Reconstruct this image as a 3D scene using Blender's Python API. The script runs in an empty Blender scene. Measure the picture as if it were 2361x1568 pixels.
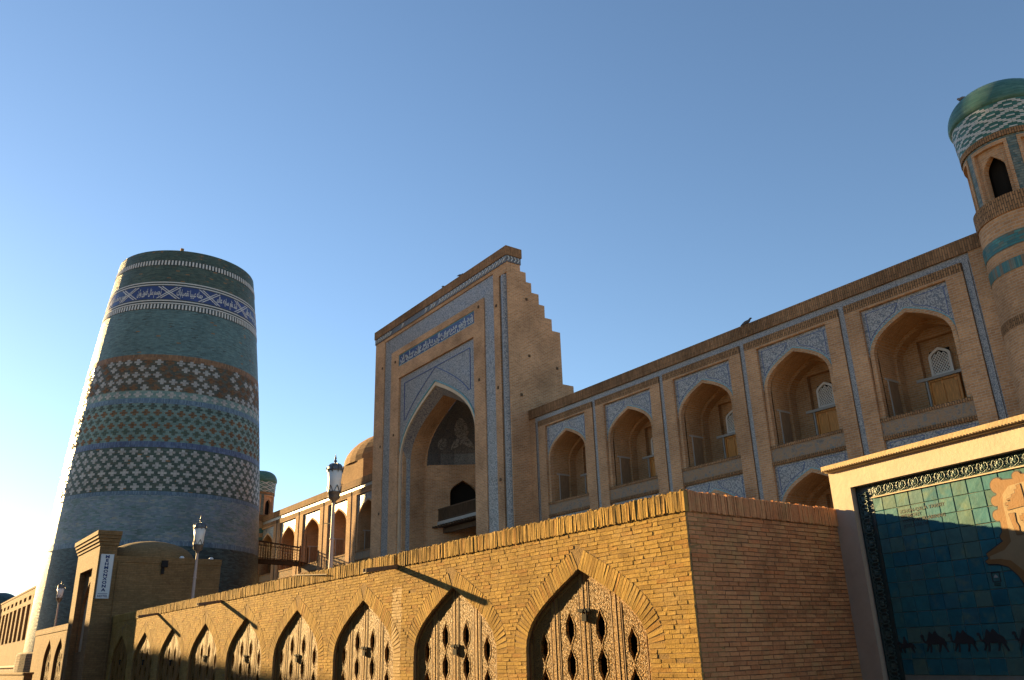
import bpy, bmesh, math, random
from mathutils import Vector, Matrix
from mathutils.geometry import delaunay_2d_cdt
random.seed(7)
S = bpy.context.scene
COL = S.collection
rad = math.radians
PI = math.pi

# ------------------------------------------------------------------ camera, sky, sun, exposure
CAMZ = 1.6
YAW, PITCH, ROLL = rad(-53.58), rad(20.66), rad(-1.833)
cam_d = bpy.data.cameras.new('camera')
cam = bpy.data.objects.new('camera', cam_d)
COL.objects.link(cam)
fw = Vector((math.sin(YAW) * math.cos(PITCH), math.cos(YAW) * math.cos(PITCH), math.sin(PITCH)))
rt = Vector((math.cos(YAW), -math.sin(YAW), 0))
up = rt.cross(fw)
r2 = rt * math.cos(ROLL) + up * math.sin(ROLL)
u2 = up * math.cos(ROLL) - rt * math.sin(ROLL)
mw = Matrix((r2, u2, -fw)).transposed().to_4x4()
mw.translation = (0, 0, CAMZ)
cam.matrix_world = mw
cam_d.sensor_width = 36
cam_d.lens = 36 * 1916 / 2361
cam_d.clip_start = 0.1
cam_d.clip_end = 4000
S.camera = cam

SUNV = Vector((-0.3649, -0.0889, 0.0930)).normalized()      # direction towards the sun
SUN_EL = math.asin(SUNV.z)
SUN_AZ = math.atan2(SUNV.x, SUNV.y)
world = bpy.data.worlds.new('World')
S.world = world
world.use_nodes = True
wn = world.node_tree.nodes
wl = world.node_tree.links
wn.clear()
sky = wn.new('ShaderNodeTexSky')
sky.sky_type = 'NISHITA'
sky.sun_disc = False
sky.sun_elevation = SUN_EL
sky.sun_rotation = SUN_AZ
sky.altitude = 100
sky.air_density = 1.0
sky.dust_density = 0.1
sky.ozone_density = 2.4
bg = wn.new('ShaderNodeBackground')
bg.inputs[1].default_value = 0.05
wo = wn.new('ShaderNodeOutputWorld')
wl.new(sky.outputs[0], bg.inputs[0])
wl.new(bg.outputs[0], wo.inputs[0])
sun_d = bpy.data.lights.new('sun', 'SUN')
sun_d.energy = 5.0
sun_d.angle = rad(0.53)
sun_d.color = (1.0, 0.68, 0.29)
sun = bpy.data.objects.new('sun', sun_d)
COL.objects.link(sun)
sun.rotation_euler = SUNV.to_track_quat('Z', 'Y').to_euler()
sun.location = SUNV * 100
S.view_settings.view_transform = 'Standard'
S.view_settings.look = 'None'
S.view_settings.exposure = 2.12
S.view_settings.gamma = 1.0

# ------------------------------------------------------------------ materials
class N:
    """tiny node-graph helper"""
    def __init__(s, name, rough=0.85, spec=0.3):
        s.m = bpy.data.materials.new(name)
        s.m.use_nodes = True
        s.t = s.m.node_tree
        s.b = s.t.nodes['Principled BSDF']
        s.b.inputs['Roughness'].default_value = rough
        s.b.inputs['Specular IOR Level'].default_value = spec
    def n(s, typ, **kw):
        x = s.t.nodes.new('ShaderNode' + typ)
        for k, v in kw.items():
            setattr(x, k, v)
        return x
    def l(s, a, b):
        s.t.links.new(a, b)
    def val(s, sock, v):
        if hasattr(v, 'is_linked') or hasattr(v, 'links'):
            s.l(v, sock)
        else:
            sock.default_value = v
    def uv(s):
        return s.n('UVMap').outputs[0]
    def obj(s):
        return s.n('TexCoord').outputs['Object']
    def pos(s):
        return s.n('NewGeometry').outputs['Position']
    def math(s, op, a, b=0.0, c=0.0):
        x = s.n('Math', operation=op)
        s.val(x.inputs[0], a); s.val(x.inputs[1], b); s.val(x.inputs[2], c)
        return x.outputs[0]
    def noise(s, vec, scale, detail=3, rough=0.6):
        x = s.n('TexNoise')
        s.l(vec, x.inputs['Vector'])
        x.inputs['Scale'].default_value = scale
        x.inputs['Detail'].default_value = detail
        x.inputs['Roughness'].default_value = rough
        return x.outputs['Fac']
    def voro(s, vec, scale, feat='F1'):
        x = s.n('TexVoronoi', feature=feat)
        s.l(vec, x.inputs['Vector'])
        x.inputs['Scale'].default_value = scale
        return x.outputs['Distance']
    def ramp(s, fac, stops, interp='LINEAR'):
        x = s.n('ValToRGB')
        cr = x.color_ramp
        cr.interpolation = interp
        while len(cr.elements) < len(stops):
            cr.elements.new(0.5)
        for e, (p, c) in zip(cr.elements, stops):
            e.position = p
            if isinstance(c, (int, float)):
                c = (c, c, c)
            e.color = (c[0], c[1], c[2], 1)
        s.l(fac, x.inputs[0])
        return x.outputs[0]
    def mix(s, fac, a, b, mode='MIX'):
        x = s.n('Mix', data_type='RGBA', blend_type=mode)
        s.val(x.inputs[0], fac)
        for i, c in ((6, a), (7, b)):
            if isinstance(c, (tuple, list)):
                x.inputs[i].default_value = (c[0], c[1], c[2], 1)
            else:
                s.l(c, x.inputs[i])
        return x.outputs[2]
    def color(s, c):
        if isinstance(c, (tuple, list)):
            s.b.inputs['Base Color'].default_value = (c[0], c[1], c[2], 1)
        else:
            s.l(c, s.b.inputs['Base Color'])
    def bump(s, h, dist=0.01, strength=1.0):
        x = s.n('Bump')
        x.inputs['Distance'].default_value = dist
        x.inputs['Strength'].default_value = strength
        s.l(h, x.inputs['Height'])
        s.l(x.outputs[0], s.b.inputs['Normal'])
    def cell(s, vec, bw, bh):
        """per-brick random value and mortar mask for running bond in a metric uv"""
        sx = s.n('SeparateXYZ'); s.l(vec, sx.inputs[0])
        v = s.math('DIVIDE', sx.outputs[1], bh)
        row = s.math('FLOOR', v)
        off = s.math('MULTIPLY', s.math('FLOORED_MODULO', row, 2.0), 0.5)
        u = s.math('ADD', s.math('DIVIDE', sx.outputs[0], bw), off)
        cu = s.math('FLOOR', u)
        cb = s.n('CombineXYZ'); s.l(cu, cb.inputs[0]); s.l(row, cb.inputs[1])
        wnz = s.n('TexWhiteNoise', noise_dimensions='2D'); s.l(cb.outputs[0], wnz.inputs['Vector'])
        fu = s.math('ABSOLUTE', s.math('SUBTRACT', s.math('FRACT', u), 0.5))
        fv = s.math('ABSOLUTE', s.math('SUBTRACT', s.math('FRACT', v), 0.5))
        return wnz.outputs['Value'], cb.outputs[0], fu, fv

MATS = {}
def brick_mat(name, c1, c2, mortar, bw=0.27, bh=0.072, ms=0.011, rough=0.9, bump=0.006, stain=0.35, soldier=False):
    k = N(name, rough, 0.15)
    uv = k.uv()
    if soldier:
        mp = k.n('Mapping'); mp.inputs['Rotation'].default_value[2] = PI / 2
        k.l(uv, mp.inputs[0]); v = mp.outputs[0]
    else:
        v = uv
    br = k.n('TexBrick')
    k.l(v, br.inputs['Vector'])
    br.inputs['Color1'].default_value = (*c1, 1); br.inputs['Color2'].default_value = (*c2, 1)
    br.inputs['Mortar'].default_value = (*mortar, 1)
    br.inputs['Scale'].default_value = 1.0
    br.inputs['Mortar Size'].default_value = ms
    br.inputs['Mortar Smooth'].default_value = 0.25
    br.inputs['Brick Width'].default_value = bw
    br.inputs['Row Height'].default_value = bh
    pos = k.pos()
    st = k.ramp(k.noise(pos, 0.45, 5, 0.65), [(0.3, 1 - stain), (0.62, 1.0), (0.8, 1.08)])
    fine = k.ramp(k.noise(pos, 14, 3), [(0.3, 0.82), (0.7, 1.1)])
    c = k.mix(1.0, k.mix(1.0, br.outputs['Color'], st, 'MULTIPLY'), fine, 'MULTIPLY')
    k.color(c)
    h = k.math('ADD', k.math('MULTIPLY', br.outputs['Fac'], -1.0), k.math('MULTIPLY', k.noise(pos, 30, 3), 0.5))
    k.bump(h, bump)
    MATS[name] = k.m
    return k.m

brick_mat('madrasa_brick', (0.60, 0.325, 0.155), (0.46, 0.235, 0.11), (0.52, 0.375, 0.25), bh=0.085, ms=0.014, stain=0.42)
brick_mat('niche_brick', (0.50, 0.265, 0.12), (0.40, 0.205, 0.09), (0.44, 0.31, 0.19), bh=0.085, ms=0.014)  # separate niche copy of the brick, bounced orange light put into its colour
brick_mat('madrasa_soldier', (0.42, 0.23, 0.11), (0.28, 0.15, 0.07), (0.10, 0.07, 0.045), bw=0.26, bh=0.085, ms=0.014, soldier=True, bump=0.012)
brick_mat('cornice_soldier', (0.38, 0.205, 0.10), (0.24, 0.13, 0.062), (0.15, 0.10, 0.06), bw=0.52, bh=0.085, ms=0.012, soldier=True, bump=0.016, stain=0.5)
brick_mat('portal_brick', (0.62, 0.33, 0.155), (0.45, 0.225, 0.10), (0.54, 0.39, 0.26), bw=0.27, bh=0.09, ms=0.017, stain=0.45)
brick_mat('gate_brick', (0.33, 0.19, 0.08), (0.25, 0.14, 0.058), (0.22, 0.135, 0.065), bw=0.25, bh=0.066, ms=0.008)
brick_mat('dome_brick', (0.36, 0.20, 0.09), (0.28, 0.15, 0.065), (0.24, 0.15, 0.08), bw=0.28, bh=0.09)
brick_mat('far_brick', (0.27, 0.15, 0.065), (0.20, 0.11, 0.048), (0.20, 0.12, 0.06))
brick_mat('plinth_stone', (0.30, 0.20, 0.12), (0.22, 0.145, 0.085), (0.14, 0.10, 0.065), bw=0.5, bh=0.16, ms=0.02, bump=0.02)

def rubble_mat():
    k = N('parapet_plaster', 0.95, 0.1)
    p = k.pos()
    c = k.ramp(k.noise(p, 4.0, 7, 0.75), [(0.3, (0.09, 0.09, 0.085)), (0.43, (0.24, 0.20, 0.16)), (0.52, (0.32, 0.20, 0.11)), (0.6, (0.20, 0.19, 0.17)), (0.72, (0.12, 0.145, 0.15))])
    k.color(c); k.bump(k.noise(p, 9, 5), 0.05)
    MATS['parapet_plaster'] = k.m
rubble_mat()

def plain(name, c, rough=0.8, spec=0.3, var=0.15, scale=6.0, bump=0.004, metal=0.0):
    k = N(name, rough, spec)
    p = k.obj()
    f = k.ramp(k.noise(p, scale, 5, 0.65), [(0.25, 1 - var), (0.75, 1 + var)])
    k.color(k.mix(1.0, c, f, 'MULTIPLY'))
    k.b.inputs['Metallic'].default_value = metal
    if bump:
        k.bump(k.noise(p, scale * 6, 4), bump)
    MATS[name] = k.m
    return k.m

plain('white_plaster', (0.47, 0.385, 0.29), 0.9, 0.15, 0.12, 3.0, 0.004)
plain('cream_plaster', (0.55, 0.43, 0.30), 0.9, 0.15, 0.15, 3.0, 0.004)
plain('board_cornice', (0.40, 0.30, 0.17), 0.85, 0.2, 0.2, 5.0, 0.006)
plain('white_frame', (0.34, 0.32, 0.29), 0.8, 0.2, 0.12, 4.0, 0.002)
plain('grille_plaster', (0.60, 0.57, 0.52), 0.8, 0.2, 0.12, 4.0, 0.002)
plain('painted_dark', (0.02, 0.017, 0.014), 1.0, 0.0, 0.1, 2.0, 0)  # near-black colour stands in for unlit depth behind openings
plain('lamp_metal', (0.15, 0.14, 0.13), 0.45, 0.5, 0.25, 10.0, 0.002, 0.6)
plain('lamp_pole', (0.45, 0.33, 0.27), 0.5, 0.4, 0.12, 4.0, 0.001)
plain('lamp_glass', (0.72, 0.66, 0.58), 0.35, 0.5, 0.04, 2.0, 0)
plain('spout_metal', (0.17, 0.11, 0.06), 0.7, 0.3, 0.3, 8.0, 0.004)
plain('ground_sand', (0.42, 0.32, 0.21), 0.95, 0.1, 0.25, 0.6, 0.02)
plain('paving_stone', (0.38, 0.30, 0.21), 0.9, 0.2, 0.2, 1.2, 0.01)
plain('roof_mud', (0.34, 0.26, 0.17), 0.95, 0.1, 0.2, 1.0, 0.03)
plain('bird_feather', (0.09, 0.08, 0.08), 0.8, 0.2, 0.3, 40.0, 0)
plain('iron_dark', (0.025, 0.022, 0.02), 0.85, 0.15, 0.3, 20.0, 0.001)
plain('text_white', (0.55, 0.55, 0.58), 0.4, 0.5, 0.1, 2.0, 0)
plain('text_black', (0.035, 0.04, 0.04), 0.6, 0.3, 0.2, 9.0, 0)
plain('text_blue', (0.02, 0.045, 0.14), 0.6, 0.3, 0.2, 9.0, 0)
plain('sign_panel', (0.62, 0.62, 0.60), 0.5, 0.4, 0.06, 3.0, 0)
plain('line_blue', (0.035, 0.06, 0.19), 0.35, 0.5, 0.2, 9.0, 0)
plain('line_turquoise', (0.10, 0.27, 0.29), 0.35, 0.5, 0.2, 9.0, 0)
plain('asphalt', (0.06, 0.055, 0.05), 0.95, 0.2, 0.2, 2.0, 0.01)

def wood_mat(name, c, rough=0.6, spec=0.3, sc=1.0):
    k = N(name, rough, spec)
    p = k.obj()
    mp = k.n('Mapping'); mp.inputs['Scale'].default_value = (9 * sc, 9 * sc, 0.9 * sc); k.l(p, mp.inputs[0])
    f = k.noise(mp.outputs[0], 3, 5, 0.6)
    k.color(k.mix(1.0, c, k.ramp(f, [(0.3, 0.62), (0.7, 1.25)]), 'MULTIPLY'))
    k.bump(f, 0.006)
    MATS[name] = k.m
wood_mat('door_wood', (0.60, 0.25, 0.06), 0.55)
wood_mat('old_door_wood', (0.20, 0.095, 0.03), 0.6)
wood_mat('bridge_wood', (0.085, 0.038, 0.015), 0.85)
wood_mat('side_shade', (0.24, 0.15, 0.085), 0.85)  # colour imitates the shaded brick inside the side doorway
wood_mat('beam_wood', (0.09, 0.055, 0.03), 0.85)

def carved_mat(name, c, sc=26.0, dist=0.022):
    """chip-carved varnished wood: vine scrolls as relief, hollow shade and crest highlights put into the colour"""
    k = N(name, 0.62, 0.14)
    p = k.obj()
    mp = k.n('Mapping'); mp.inputs['Scale'].default_value = (1, 0.15, 1); k.l(p, mp.inputs[0]); v = mp.outputs[0]
    wob = k.n('TexNoise'); k.l(v, wob.inputs['Vector']); wob.inputs['Scale'].default_value = 7
    vv = k.n('VectorMath', operation='MULTIPLY_ADD'); k.l(wob.outputs['Color'], vv.inputs[0]); vv.inputs[1].default_value = (0.06, 0.06, 0.06); k.l(v, vv.inputs[2])
    d = k.voro(vv.outputs[0], sc)
    rings = k.math('ABSOLUTE', k.math('SINE', k.math('MULTIPLY', d, 11.0)))
    fine = k.noise(v, sc * 3.2, 2)
    h = k.math('ADD', rings, k.math('MULTIPLY', fine, 0.9))
    k.color(k.mix(1.0, c, k.ramp(h, [(0.35, 0.12), (0.75, 0.7), (1.25, 1.9)]), 'MULTIPLY'))  # shade and sparkle of the carving painted by height
    k.bump(h, dist, 1.0)
    MATS[name] = k.m
carved_mat('carved_wood', (0.155, 0.082, 0.021), 20.0, 0.010)
carved_mat('carved_edge', (0.24, 0.13, 0.035), 36.0, 0.007)

def tile_mat(name, sc=1.0, bright=1.0, blue=1.0, grout=0.0):
    """majolica panel: fine floral scrolls in white and cobalt on grey blue"""
    k = N(name, 0.34, 0.5)
    uv = k.uv()
    wob = k.n('TexNoise'); k.l(uv, wob.inputs['Vector']); wob.inputs['Scale'].default_value = 4.5 * sc
    vv = k.n('VectorMath', operation='MULTIPLY_ADD'); k.l(wob.outputs['Color'], vv.inputs[0]); vv.inputs[1].default_value = (0.12 / sc,) * 3; k.l(uv, vv.inputs[2])
    d = k.voro(vv.outputs[0], 6.0 * sc)
    ring = k.math('ABSOLUTE', k.math('SINE', k.math('MULTIPLY', k.math('ADD', d, k.math('MULTIPLY', k.voro(vv.outputs[0], 17.0 * sc), 0.35)), 8.5)))
    dot = k.voro(uv, 15.0 * sc)
    big = k.noise(uv, 1.1, 4)
    b = bright
    base = k.ramp(big, [(0.3, (0.15 * b, 0.16 * b, 0.185 * b)), (0.5, (0.20 * b, 0.19 * b, 0.18 * b)), (0.7, (0.22 * b, 0.21 * b, 0.19 * b))])
    c = k.mix(k.ramp(ring, [(0.55, 0.0), (0.85, 0.85)]), base, (0.40 * b, 0.37 * b, 0.345 * b))
    c = k.mix(k.ramp(ring, [(0.10, 0.72), (0.32, 0.0)]), c, (0.06 * b, 0.075 * b, 0.15 * b * blue))
    c = k.mix(k.ramp(dot, [(0.16, 0.8), (0.24, 0.0)]), c, (0.46 * b, 0.43 * b, 0.40 * b))
    k.color(c)
    k.l(k.ramp(big, [(0.3, 0.28), (0.7, 0.5)]), k.b.inputs['Roughness'])
    k.bump(k.math('ADD', k.math('MULTIPLY', ring, 0.3), k.noise(uv, 3.0, 2)), 0.006)
    MATS[name] = k.m
tile_mat('tile_spandrel', 0.75, 0.8, 0.8)
tile_mat('tile_strip', 1.3, 0.76, 0.7)
tile_mat('tile_band', 0.62, 0.78, 0.7)
tile_mat('tile_portal', 0.62, 0.78, 0.9)
tile_mat('tile_blue', 0.8, 0.62, 1.2)
tile_mat('tile_dark', 1.0, 0.34)
tile_mat('medallion_tile', 0.5, 0.62, 0.4)
tile_mat('tile_white', 1.2, 2.0, 0.8)

def glazed(name, stops, bw=0.30, bh=0.085, mort=(0.10, 0.085, 0.06), rough=0.5, miss=0.0, patch=0.0, soldier=False, spec=0.28, bump=0.018):
    """courses of glazed brick, each brick with its own tone"""
    k = N(name, rough, spec)
    uv = k.uv()
    if soldier:
        r, cid, fu, fv = k.cell(uv, bh, bw)
    else:
        r, cid, fu, fv = k.cell(uv, bw, bh)
    if patch:
        nz = k.noise(cid, 0.16, 2)
        r = k.math('ADD', k.math('MULTIPLY', r, 1 - patch), k.math('MULTIPLY', k.ramp(nz, [(0.32, 0.0), (0.68, 1.0)]), patch))
    c = k.ramp(r, stops, 'LINEAR')
    if miss:
        big = k.noise(uv, 0.5, 5, 0.7)
        m2 = k.math('MULTIPLY', k.math('GREATER_THAN', r, 1 - miss), k.math('GREATER_THAN', big, 0.5))
        c = k.mix(m2, c, (0.28, 0.15, 0.06))
    pos = k.pos()
    dirt = k.ramp(k.noise(pos, 0.35, 5, 0.7), [(0.3, 0.72), (0.65, 1.05)])
    streak = k.ramp(k.noise(pos, 5.0, 4), [(0.25, 0.85), (0.75, 1.1)])
    c = k.mix(1.0, k.mix(1.0, c, dirt, 'MULTIPLY'), streak, 'MULTIPLY')
    if soldier:
        mo = k.math('GREATER_THAN', fu, 0.40)
    else:
        mo = k.math('GREATER_THAN', fv, 0.42)
    c = k.mix(k.math('MULTIPLY', mo, 0.75), c, mort)
    k.color(c)
    h = k.math('ADD', k.math('MULTIPLY', mo, -1.0), k.math('ADD', k.math('MULTIPLY', r, 0.5), k.noise(pos, 9, 3)))
    k.bump(h, bump)
    MATS[name] = k.m
    return k.m
G_DARK = [(0.0, (0.0393, 0.0691, 0.058)), (0.5, (0.0597, 0.1006, 0.0829)), (0.85, (0.0819, 0.1261, 0.104)), (1.0, (0.1079, 0.1024, 0.0692))]
G_TEAL = [(0.0, (0.0716, 0.1331, 0.1389)), (0.5, (0.101, 0.1822, 0.188)), (0.9, (0.1315, 0.2243, 0.2243)), (1.0, (0.0474, 0.0706, 0.0706))]
G_TURQ = [(0.0, (0.1206, 0.2145, 0.1979)), (0.5, (0.1671, 0.272, 0.2499)), (1.0, (0.2122, 0.3172, 0.2896))]
G_BLUE = [(0.0, (0.0717, 0.1348, 0.2135)), (0.5, (0.112, 0.196, 0.28)), (1.0, (0.1692, 0.2637, 0.3372))]
G_COBALT = [(0.0, (0.0509, 0.085, 0.1825)), (0.6, (0.0834, 0.137, 0.254)), (1.0, (0.1311, 0.1993, 0.3066))]
G_MIX = [(0.0, (0.0906, 0.1501, 0.1442)), (0.3, (0.1376, 0.2327, 0.2387)), (0.55, (0.1795, 0.245, 0.3105)), (0.8, (0.2467, 0.3181, 0.3241)), (1.0, (0.3045, 0.3045, 0.245))]
G_DEEP = [(0.0, (0.0178, 0.0412, 0.0514)), (0.5, (0.0316, 0.0703, 0.0805)), (1.0, (0.0603, 0.1113, 0.1164))]
G_BROWN = [(0.0, (0.0598, 0.0652, 0.049)), (0.4, (0.1056, 0.0894, 0.057)), (0.7, (0.0614, 0.0884, 0.0722)), (1.0, (0.1964, 0.1208, 0.0668))]
G_WHITE = [(0.0, (0.38, 0.38, 0.36)), (0.6, (0.48, 0.48, 0.45)), (1.0, (0.56, 0.55, 0.51))]
G_BRICK = [(0.0, (0.1333, 0.074, 0.0392)), (0.5, (0.2109, 0.1133, 0.0541)), (1.0, (0.2661, 0.1476, 0.0709))]
G_OLIVE = [(0.0, (0.0543, 0.088, 0.0678)), (0.6, (0.0773, 0.1245, 0.0907)), (1.0, (0.1335, 0.1335, 0.093))]
glazed('glaze_dark_green', G_DARK, miss=0.02)
glazed('glaze_teal', G_TEAL, miss=0.015)
glazed('glaze_turquoise', G_TURQ)
glazed('glaze_blue', G_BLUE, soldier=True)
glazed('glaze_cobalt', G_COBALT, soldier=True)
glazed('glaze_mixed', G_MIX, patch=0.45)
glazed('glaze_deep', G_DEEP)
glazed('glaze_brown', G_BROWN)
glazed('glaze_brown_soldier', G_BRICK, bw=0.36, bh=0.13, soldier=True, rough=0.6)
glazed('glaze_band_dark', [(0.0, (0.03, 0.05, 0.05)), (1.0, (0.06, 0.08, 0.08))], soldier=True)
glazed('glaze_white', G_WHITE, rough=0.35)
glazed('glaze_brick', G_BRICK, rough=0.7)
glazed('glaze_olive', G_OLIVE)
plain('cobalt_plain', (0.022, 0.036, 0.125), 0.35, 0.5, 0.35, 0.7, 0.004)
plain('glaze_white_plain', (0.46, 0.46, 0.43), 0.35, 0.5, 0.15, 3.0, 0.002)

def wallbrick_mat(name, stops, rough=0.92):
    k = N(name, rough, 0.12)
    at = k.n('Attribute', attribute_name='tone')
    oi = k.n('ObjectInfo')
    tone = k.math('FRACT', k.math('ADD', at.outputs['Fac'], oi.outputs['Random']))
    p = k.pos()
    c = k.ramp(tone, stops)
    f = k.ramp(k.noise(p, 22, 5, 0.7), [(0.25, 0.72), (0.5, 1.0), (0.8, 1.15)])
    st = k.ramp(k.noise(p, 0.7, 4, 0.6), [(0.3, 0.8), (0.6, 1.05)])
    c = k.mix(1.0, k.mix(1.0, c, f, 'MULTIPLY'), st, 'MULTIPLY')
    smear = k.ramp(k.noise(p, 2.6, 6, 0.7), [(0.52, 0.0), (0.68, 0.55)])
    c = k.mix(smear, c, (0.44, 0.305, 0.13))
    sx = k.n('SeparateXYZ'); k.l(p, sx.inputs[0])      # lime streak under the near water spout
    band = k.math('MULTIPLY', k.math('LESS_THAN', k.math('ABSOLUTE', k.math('ADD', sx.outputs[0], k.math('ADD', 13.52, k.math('MULTIPLY', k.noise(p, 6, 4), 0.12)))), 0.17), k.math('LESS_THAN', sx.outputs[2], 2.75))
    c = k.mix(k.math('MULTIPLY', band, k.ramp(k.noise(p, 5, 5), [(0.3, 0.25), (0.6, 0.8)])), c, (0.62, 0.47, 0.28))
    grime = k.ramp(k.noise(p, 1.7, 5, 0.7), [(0.3, 0.7), (0.5, 1.0)])
    c = k.mix(1.0, c, grime, 'MULTIPLY')
    k.color(c)
    h = k.math('ADD', k.noise(p, 45, 5, 0.7), k.math('MULTIPLY', k.ramp(k.voro(p, 38), [(0.08, 0.0), (0.2, 1.0)]), 0.5))
    k.bump(h, 0.006)
    MATS[name] = k.m
WB = [(0.0, (0.33, 0.20, 0.06)), (0.4, (0.42, 0.265, 0.076)), (0.8, (0.46, 0.295, 0.086)), (1.0, (0.38, 0.205, 0.06))]
wallbrick_mat('wall_brick', WB)
wallbrick_mat('wall_brick_red', [(0.0, (0.46, 0.20, 0.09)), (0.5, (0.56, 0.255, 0.115)), (0.85, (0.62, 0.31, 0.14)), (1.0, (0.60, 0.23, 0.095))])
plain('wall_mortar', (0.29, 0.19, 0.085), 0.95, 0.1, 0.3, 8.0, 0.012)

plain('end_mortar', (0.20, 0.12, 0.07), 0.95, 0.1, 0.3, 8.0, 0.012)
def board_tile_mat():
    k = N('board_tile', 0.5, 0.16)
    oi = k.n('ObjectInfo')
    p = k.pos()
    c = k.ramp(oi.outputs['Random'], [(0.0, (0.012, 0.10, 0.135)), (0.35, (0.022, 0.135, 0.16)), (0.6, (0.032, 0.13, 0.14)), (0.8, (0.07, 0.14, 0.12)), (1.0, (0.016, 0.11, 0.155))])
    f = k.ramp(k.noise(p, 7, 6, 0.65), [(0.25, 0.72), (0.5, 1.0), (0.8, 1.25)])
    spots = k.ramp(k.noise(p, 5, 3), [(0.55, 0.0), (0.75, 0.55)])
    c = k.mix(spots, k.mix(1.0, c, f, 'MULTIPLY'), (0.14, 0.185, 0.09))
    k.color(c)
    k.bump(k.noise(p, 16, 4), 0.003)
    MATS['board_tile'] = k.m
board_tile_mat()
plain('board_grout', (0.20, 0.21, 0.18), 0.9, 0.2, 0.15, 6.0, 0.002)
plain('relief_green', (0.05, 0.095, 0.085), 0.3, 0.5, 0.4, 18.0, 0.004)
plain('relief_base', (0.016, 0.04, 0.04), 0.4, 0.5, 0.3, 12.0, 0.003)
plain('map_orange', (0.21, 0.10, 0.024), 0.6, 0.35, 0.15, 8.0, 0.002)
plain('map_cream', (0.28, 0.19, 0.09), 0.6, 0.35, 0.12, 8.0, 0.002)
plain('map_line', (0.022, 0.026, 0.03), 0.6, 0.35, 0.2, 8.0, 0)

# ------------------------------------------------------------------ geometry helpers
ABS = {}
WYAW = rad(0.76)
def wrot(p):
    c, s = math.cos(WYAW), math.sin(WYAW)
    return Vector((p[0] * c - p[1] * s, p[0] * s + p[1] * c, p[2]))

def thing(name, label, cat, loc=(0, 0, 0), group=None, rotz=0.0, frame=False):
    """an Empty at the thing's base; loc in frame coordinates (frame=True: street frame)"""
    o = bpy.data.objects.new(name, None)
    o.empty_display_size = 0.3
    COL.objects.link(o)
    o.location = wrot(loc) if frame else Vector(loc)
    o.rotation_euler = (0, 0, (WYAW if frame else 0) + rotz)
    o['label'] = label; o['category'] = cat
    if group: o['group'] = group
    ABS[o] = Vector(loc)
    return o

def tag(o, label=None, cat=None, group=None, kind=None):
    if label: o['label'] = label
    if cat: o['category'] = cat
    if group: o['group'] = group
    if kind: o['kind'] = kind
    return o

def put(name, mesh, parent=None, loc=(0, 0, 0), rot=None, scale=None):
    o = bpy.data.objects.new(name, mesh)
    COL.objects.link(o)
    loc = Vector(loc)
    ABS[o] = loc
    if parent is not None:
        o.parent = parent
        o.location = loc - ABS[parent]
    else:
        o.location = loc
    if rot is not None: o.rotation_euler = rot
    if scale is not None: o.scale = scale
    return o

def inside(p, loop):
    x, y = p; r = False; j = len(loop) - 1
    for i in range(len(loop)):
        xi, yi = loop[i]; xj, yj = loop[j]
        if (yi > y) != (yj > y) and x < (xj - xi) * (y - yi) / (yj - yi) + xi: r = not r
        j = i
    return r

def tessellate(loops):
    pts = []; edges = []
    for l in loops:
        b0 = len(pts); m = len(l)
        pts += [Vector((a, b)) for a, b in l]
        edges += [(b0 + i, b0 + (i + 1) % m) for i in range(m)]
    vs, _, fs, _, _, _ = delaunay_2d_cdt(pts, edges, [], 1, 1e-7)
    tri = []
    for f in fs:
        c = ((vs[f[0]].x + vs[f[1]].x + vs[f[2]].x) / 3, (vs[f[0]].y + vs[f[1]].y + vs[f[2]].y) / 3)
        if inside(c, loops[0]) and not any(inside(c, h) for h in loops[1:]): tri.append(tuple(f))
    return [(v.x, v.y) for v in vs], tri

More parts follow.
